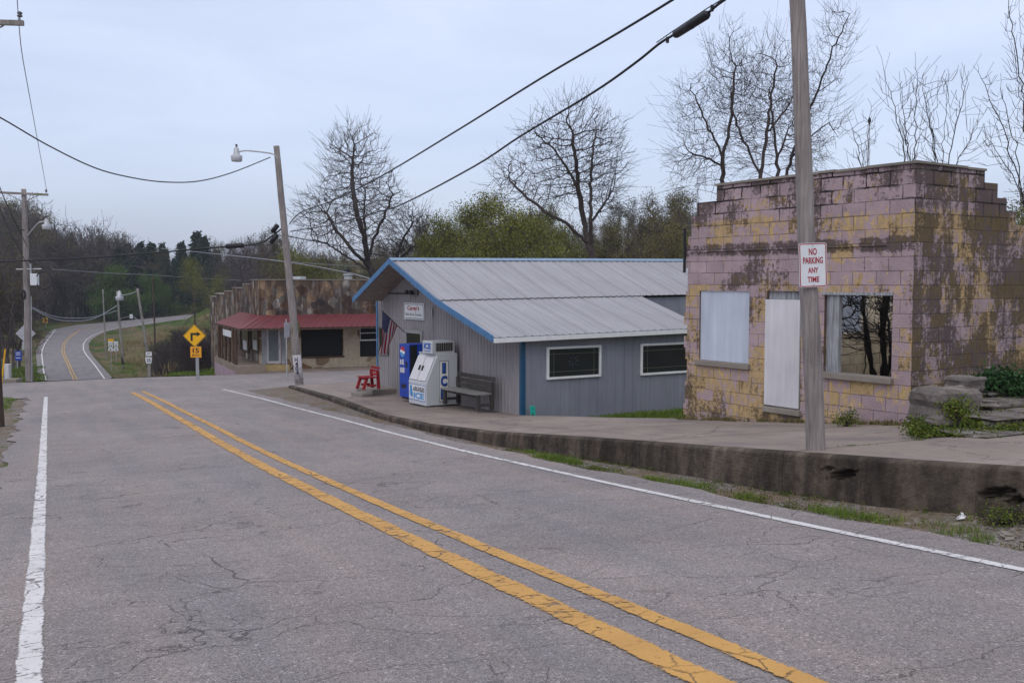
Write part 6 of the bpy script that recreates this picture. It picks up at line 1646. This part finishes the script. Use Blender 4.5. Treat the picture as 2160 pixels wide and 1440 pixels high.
for px in range(1490, 2260, 40):
    plant(rnd.choice(['brown0', 'olive2', 'bare1', 'olive1']), px, rnd.uniform(60, 90), rnd.uniform(455, 520) if px < 2100 else rnd.uniform(415, 450), rnd)
# brush in the hollow right of the road
brg = [make_parts(grow(500+i, 2.6, .05, (9, 7, 5), (.6, .5, .45), (45, 45, 45), (.08, .05, .03), .2, .05, .012, None, 4, (0, 0), .03), plain('brush_stem', (.052, .040, .040), .95)) for i in range(2)]
fb = None
for i in range(60):
    px = rnd.uniform(318, 470); Y = rnd.uniform(72, 125); p = ground_at(px, Y)
    if sl(p.x, p.y)[1] < 10: continue
    if fb is None or i == 1:
        e = tree_obj('bare_shrub', p, brg[i % 2], 'tangled bare brown shrub in the hollow beside the road', 'bare shrubs in the hollow', cat='shrub'); fb = fb or e
    else: e = copy_thing(fb); e.location = p
    e.rotation_euler = (0, 0, rnd.uniform(0, 6.28)); s_ = rnd.uniform(.7, 1.3); e.scale = (s_*1.2, s_*1.2, s_)

# ------------------------------------------------------------------ grass, weeds, stones
def blades(name, pts, mat, hr, n, spread, w=.006, kind='stuff', label=None):
    T = TB(); r2 = random.Random(name+str(len(pts)))
    for (x, y, z, s_) in pts:
        for _ in range(max(1, int(n*s_))):
            a = r2.uniform(0, 6.283); d = spread*math.sqrt(r2.random())*s_; bx, by = x+d*math.cos(a), y+d*math.sin(a); h = r2.uniform(*hr)*(.6+.5*s_); b = r2.uniform(0, 6.283)
            q = Vector((bx, by, z)); lean = Vector((math.cos(b), math.sin(b), 0))*h*r2.uniform(.1, .7); sd_ = Vector((-math.sin(b), math.cos(b), 0))*w
            i = len(T.v); T.v += [q-sd_, q+sd_, q+lean*.4+Vector((0, 0, h*.62))+sd_*.6, q+lean*.4+Vector((0, 0, h*.62))-sd_*.6, q+lean+Vector((0, 0, h))]
            T.f += [(i, i+1, i+2, i+3), (i+3, i+2, i+4)]
    o = link(bpy.data.objects.new(name, T.mesh(name, mat, False))); return tag(o, label, None, None, kind)
def leaves(name, pts, mat, sz, n, kind='stuff', label=None):
    T = TB(); r2 = random.Random(name+str(len(pts)))
    for (x, y, z, s_) in pts:
        for _ in range(max(1, int(n*s_))):
            d = Vector((r2.gauss(0, .5), r2.gauss(0, .5), abs(r2.gauss(0, .4))))*s_; T.leaf(Vector((x, y, z))+d, sz*r2.uniform(.6, 1.3), r2)
    o = link(bpy.data.objects.new(name, T.mesh(name, mat, False))); return tag(o, label, None, None, kind) if kind else o
r3 = random.Random(5)
# kerb-side grass
P = []
for i in range(900):
    s = r3.uniform(-4, 15.5); f = r3.random()
    dens = .5+.5*math.sin(s*1.9)+.35*math.sin(s*4.1+1); 
    band = .30+.14*math.sin(s*.9)
    f = r3.gauss(band, .13)
    if f < .05 or f > .97 or dens < r3.uniform(.05, 1.1): continue
    a = redge(s)+.05; lt = a+(klat(s)-a)*f; P.append((*xy(s, lt), zsh(s, lt), r3.uniform(.35, 1)))
blades('verge_grass', P, M['grass'], (.015, .10), 40, .13, .003)
P = []
for i in range(260):
    s = r3.uniform(-4, 10); lt = redge(s)+(klat(s)-redge(s))*r3.uniform(.2, .9); P.append((*xy(s, lt), zsh(s, lt), r3.uniform(.3, .8)))
blades('dry_grass', P, M['grass_dry'], (.02, .07), 18, .10, .0035)
P = []
for i in range(1500):
    s = r3.uniform(-4, 16.5); a = redge(s)+.02; f = r3.gauss(.26+.12*math.sin(s*.9), .15) if r3.random() < .7 else r3.gauss(.93, .05)
    dens = .55+.5*math.sin(s*1.5+.6)+.4*math.sin(s*3.7)
    if f < .02 or f > .99 or dens < r3.uniform(.1, 1.2): continue
    lt = a+(klat(s)-a)*f; P.append((*xy(s, lt), zsh(s, lt)-.01, r3.uniform(.05, .11)))
leaves('verge_weeds', P, M['weed'], .020, 260)
# left verge
P = []
for i in range(2600):
    s = r3.uniform(8, 43); lt = -1.25-abs(r3.gauss(0, 2.0)) if r3.random() < .6 else r3.uniform(-14, -1.6)
    if math.sin(s*1.1+lt*.8)+.6*math.sin(s*2.7)+.4*math.sin(lt*3) < -.15: continue
    P.append((*xy(s, lt), zv(s, lt), r3.uniform(.4, 1)))
blades('verge_grass', P, M['grass'], (.04, .13), 20, .16, .007)
# grass by the grocery side wall and beyond the crossing
P = []
for i in range(420):
    x = r3.uniform(1.0, 6.3); y = -r3.uniform(.05, 1.0)*(.5+.12*x); w = GR.world(x, y, 0); s, lt = sl(w.x, w.y)
    P.append((w.x, w.y, H(w.x, w.y), r3.uniform(.4, 1)))
for i in range(1500):
    px = r3.uniform(1150, 1450); py = r3.uniform(868, 890); Y = r3.uniform(19.0, 29); p = ground_at(px, Y)
    if GR.local(p)[1] > -.05 or sl(p.x, p.y)[1] < blat(sl(p.x, p.y)[0])+.05: continue
    P.append((p.x, p.y, p.z-.02, r3.uniform(.4, 1)))
blades('wall_grass', P, M['grass'], (.04, .18), 26, .16, .006)
leaves('wall_weeds', [(a, b, c+.02, .12*q) for a, b, c, q in P[::3]], M['weed'], .05, 90)
P = []
for px in np.arange(205, 545, .8):
    for k in range(3):
        Y = r3.uniform(57, 72) if px > 290 else r3.uniform(75, 135); p = ground_at(px, Y); 
        if sl(p.x, p.y)[1] < 7.6 or (px > 455): continue
        P.append((p.x, p.y, p.z, r3.uniform(.5, 1)))
blades('roadside_grass', P, M['grass'], (.12, .4), 20, .6, .022)
P = []
for i in range(900):
    px = r3.uniform(205, 440); Y = r3.uniform(85, 200); p = ground_at(px, Y)
    if sl(p.x, p.y)[1] < 9: continue
    P.append((p.x, p.y, p.z, r3.uniform(.5, 1)))
blades('dry_grass', P, M['grass_dry'], (.3, .8), 14, .9, .03)
P = []
for i in range(900):
    px = r3.uniform(-20, 84); Y = r3.uniform(56, 80); p = ground_at(px, Y); P.append((p.x, p.y, p.z, r3.uniform(.4, 1)))
blades('roadside_grass', P, M['grass'], (.08, .25), 14, .5, .02)
# weeds along the foot of the ruin and in the sidewalk joint
P = []
for i in range(150):
    y = r3.uniform(-.1, yL); w = PK.world(-.06-abs(r3.gauss(0, .07)), y, 0); s, lt = sl(w.x, w.y); P.append((w.x, w.y, zside(s, min(lt, blat(s))), r3.uniform(.3, .9)))
blades('wall_weeds', P, M['grass_dry'], (.03, .12), 20, .09, .004)
leaves('wall_weeds', [(a, b, c, .10*q) for a, b, c, q in P[:70]], M['weed'], .045, 120)
P = []
for i in range(26):
    w = at(r3.uniform(1770, 1880), 0, 13); px = r3.uniform(1765, 1850); q = at(px, 932-(px-1765)*.10, 12.2); s, lt = sl(q.x, q.y); P.append((q.x, q.y, zside(s, lt), r3.uniform(.15, .4)))
blades('joint_weeds', P, M['grass'], (.015, .04), 12, .05, .003)
# ---- stone steps and planting right of the ruin
def rock(name, c, size, seed, mat, label, cat, rz=0, parent=None, flat=0):
    r4 = random.Random(seed); bm = bmesh.new(); bmesh.ops.create_cube(bm, size=1); bmesh.ops.subdivide_edges(bm, edges=bm.edges, cuts=5, use_grid_fill=True)
    ph = [r4.uniform(0, 6) for _ in range(6)]
    for v in bm.verts:
        n = v.co.normalized()*.60; v.co = v.co.lerp(n, .32)
        v.co += v.co.normalized()*(.05*math.sin(v.co.x*7+ph[0])+.05*math.sin(v.co.y*8+ph[1]+v.co.z*4)+.05*math.sin(v.co.z*11+ph[2])+r4.uniform(-.018, .018))
        v.co = Vector((v.co.x*size[0], v.co.y*size[1], v.co.z*size[2]))
    me = bpy.data.meshes.new(name); uvl = bm.loops.layers.uv.new('UVMap')
    for f in bm.faces:
        for l in f.loops: l[uvl].uv = (l.vert.co.x+l.vert.co.y*.7, l.vert.co.z*1.6+l.vert.co.y*.4)
    bm.to_mesh(me); bm.free(); me.materials.append(mat)
    o = link(bpy.data.objects.new(name, me), parent); o.location = c; o.rotation_euler = (0, 0, rz)
    if label: tag(o, label, cat)
    return o
rock('boulder', at(1992, 855, 13.9), (.72, .55, .52), 5, M['rock'], 'large layered grey boulder at the corner of the ruin beside the steps', 'rock', R(20))
rock('boulder', at(1985, 892, 13.4), (.40, .3, .18), 8, M['rock'], 'low pale rock at the foot of the large boulder', 'rock', R(15))
rock('boulder', at(2035, 812, 14.6), (.5, .4, .26), 12, M['rock'], 'small rounded rock lying on top beside the green bush', 'rock', R(40))
stp = empty('stone_steps', at(2110, 905, 13.3), R(28), 'overgrown rough stone steps rising beside the ruin at the right edge', 'steps')
for k, (px, py, Y, w_) in enumerate(((2120, 899, 13.3, 2.2), (2130, 868, 14.0, 2.2), (2130, 836, 14.8, 2.4), (2140, 812, 15.6, 2.6))):
    c = at(px, py, Y)-Vector(stp.location); c = Matrix.Rotation(-R(28), 3, 'Z') @ c
    rock('step', c+Vector((.25, 0, -.08)), (w_, .8, .17), 20+k, M['rock'], None, None, 0, stp)
bkm = MB()
for i in range(14):
    for j in range(8):
        def q(i, j):
            s = 10.8-i*.9; lt = blat(s)+.05+j*.45; x, y = xy(s, lt); return (x, y, zback(max(s, -6))-.02+.16*j+.05*math.sin(i*2+j)+.03*math.sin(i*5.1)), (x, y)
        A = [q(i, j), q(i+1, j), q(i+1, j+1), q(i, j+1)]; bkm.face([a[0] for a in A], [a[1] for a in A])
tag(bkm.build('earth_bank', M['gravel'], smooth=True), kind='structure')
P = []
for i in range(420):
    px = r3.uniform(1925, 2200); py = r3.choice((r3.gauss(912, 5), r3.gauss(885, 8), r3.gauss(850, 8), r3.gauss(905, 6))); 
    Y = 13.0+(915-py)/38; p = at(px, py, Y-.12)
    if px < 1960 and py < 895: continue
    P.append((p.x, p.y, p.z-.035, r3.uniform(.05, .13)))
leaves('ground_ivy', P, M['weed'], .038, 420)
def bush(name, c, rx, rz_, n, sz, mat, label, seed):
    r4 = random.Random(seed); T, L = TB(), TB()
    for i in range(n//30):
        a = r4.uniform(0, 6.28); e = r4.uniform(.15, 1.4); d = Vector((math.cos(a)*math.cos(e)*rx, math.sin(a)*math.cos(e)*rx, math.sin(e)*rz_))*r4.uniform(.7, 1.08)
        T.tube([Vector((0, 0, -.1)), d*.55+Vector((r4.gauss(0, .03), r4.gauss(0, .03), .02)), d], [.012, .008, .003], 4)
        for k in range(30): L.leaf(d*r4.uniform(.55, 1.05)+Vector((r4.gauss(0, .09), r4.gauss(0, .09), r4.gauss(0, .07))), sz*r4.uniform(.6, 1.3), r4)
    return tree_obj(name, c, [('stems', T.mesh('stems', M['bark'])), ('foliage', L.mesh('foliage', mat, False))], label, cat='shrub')
bush('green_bush', at(2105, 822, 15.0), .42, .26, 3000, .05, M['hedge'], 'dense dark green bush above the stone steps against the stained wall', 1)
bush('green_bush', at(2195, 828, 14.8), .45, .24, 3000, .05, M['hedge'], 'dark green bush cut by the right edge above the steps', 2)
bush('green_bush', at(2022, 880, 13.2), .15, .22, 700, .04, M['weed'], 'small leafy weed clump growing in front of the large boulder', 3)
bush('green_bush', at(1930, 905, 13.6), .15, .10, 400, .035, M['weed'], 'tiny weed at the corner foot of the ruin', 4)
bush('green_bush', at(1785, 893, 16.3), .14, .16, 500, .035, M['weed'], 'small green weed at the wall under the empty window', 6)
bush('green_bush', at(2125, 1102, 9.45), .30, .06, 1300, .02, M['weed'], 'leafy weeds at the foot of the kerb wall near the right edge', 5)
# rubble and litter in the gutter
rk = None
for i in range(26):
    s = r3.uniform(3.5, 8); lt = redge(s)+(klat(s)-redge(s))*r3.uniform(.35, .8); x, y = xy(s, lt); sz = r3.uniform(.05, .16)
    if rk is None or i < 3: rk = rock('rubble_stone', (x, y, zsh(s, lt)), (.14, .10, .05), 60+i, M['conc'], 'broken concrete stone lying in the gutter below the kerb wall', 'stone'); rk['group'] = 'rubble in the gutter'; o = rk
    else: o = rk.copy(); COL.objects.link(o)
    o.location = (x, y, zsh(s, lt)); o.rotation_euler = (r3.uniform(-.3, .3), r3.uniform(-.3, .3), r3.uniform(0, 6)); k = sz/.14; o.scale = (k, k, k)
c = at(2024, 1093, 9.75); T = MB(); r4 = random.Random(4)
V = [Vector((r4.uniform(-.06, .06), r4.uniform(-.05, .05), r4.uniform(-.02, .07))) for _ in range(9)]
for i in range(7): T.face([V[i], V[i+1], V[(i+2) % 9]])
o = T.build('paper_litter', M['white'], None); o.location = c; tag(o, 'crumpled white litter at the foot of the kerb wall', 'litter')

# ------------------------------------------------------------------ faint haze
mb = MB(); mb.box((-460, -45, -16), (460, 960, 60))
hz = mb.build('haze', bpy.data.materials.new('haze_air')); tag(hz, kind='stuff')
hm = hz.data.materials[0]; hm.use_nodes = True; hn = hm.node_tree
for n_ in list(hn.nodes): hn.nodes.remove(n_)
ho = hn.nodes.new('ShaderNodeOutputMaterial'); hv = hn.nodes.new('ShaderNodeVolumePrincipled'); hn.links.new(hv.outputs[0], ho.inputs['Volume'])
hv.inputs['Color'].default_value = (.80, .86, .97, 1); hv.inputs['Density'].default_value = .00022; hv.inputs['Anisotropy'].default_value = 0
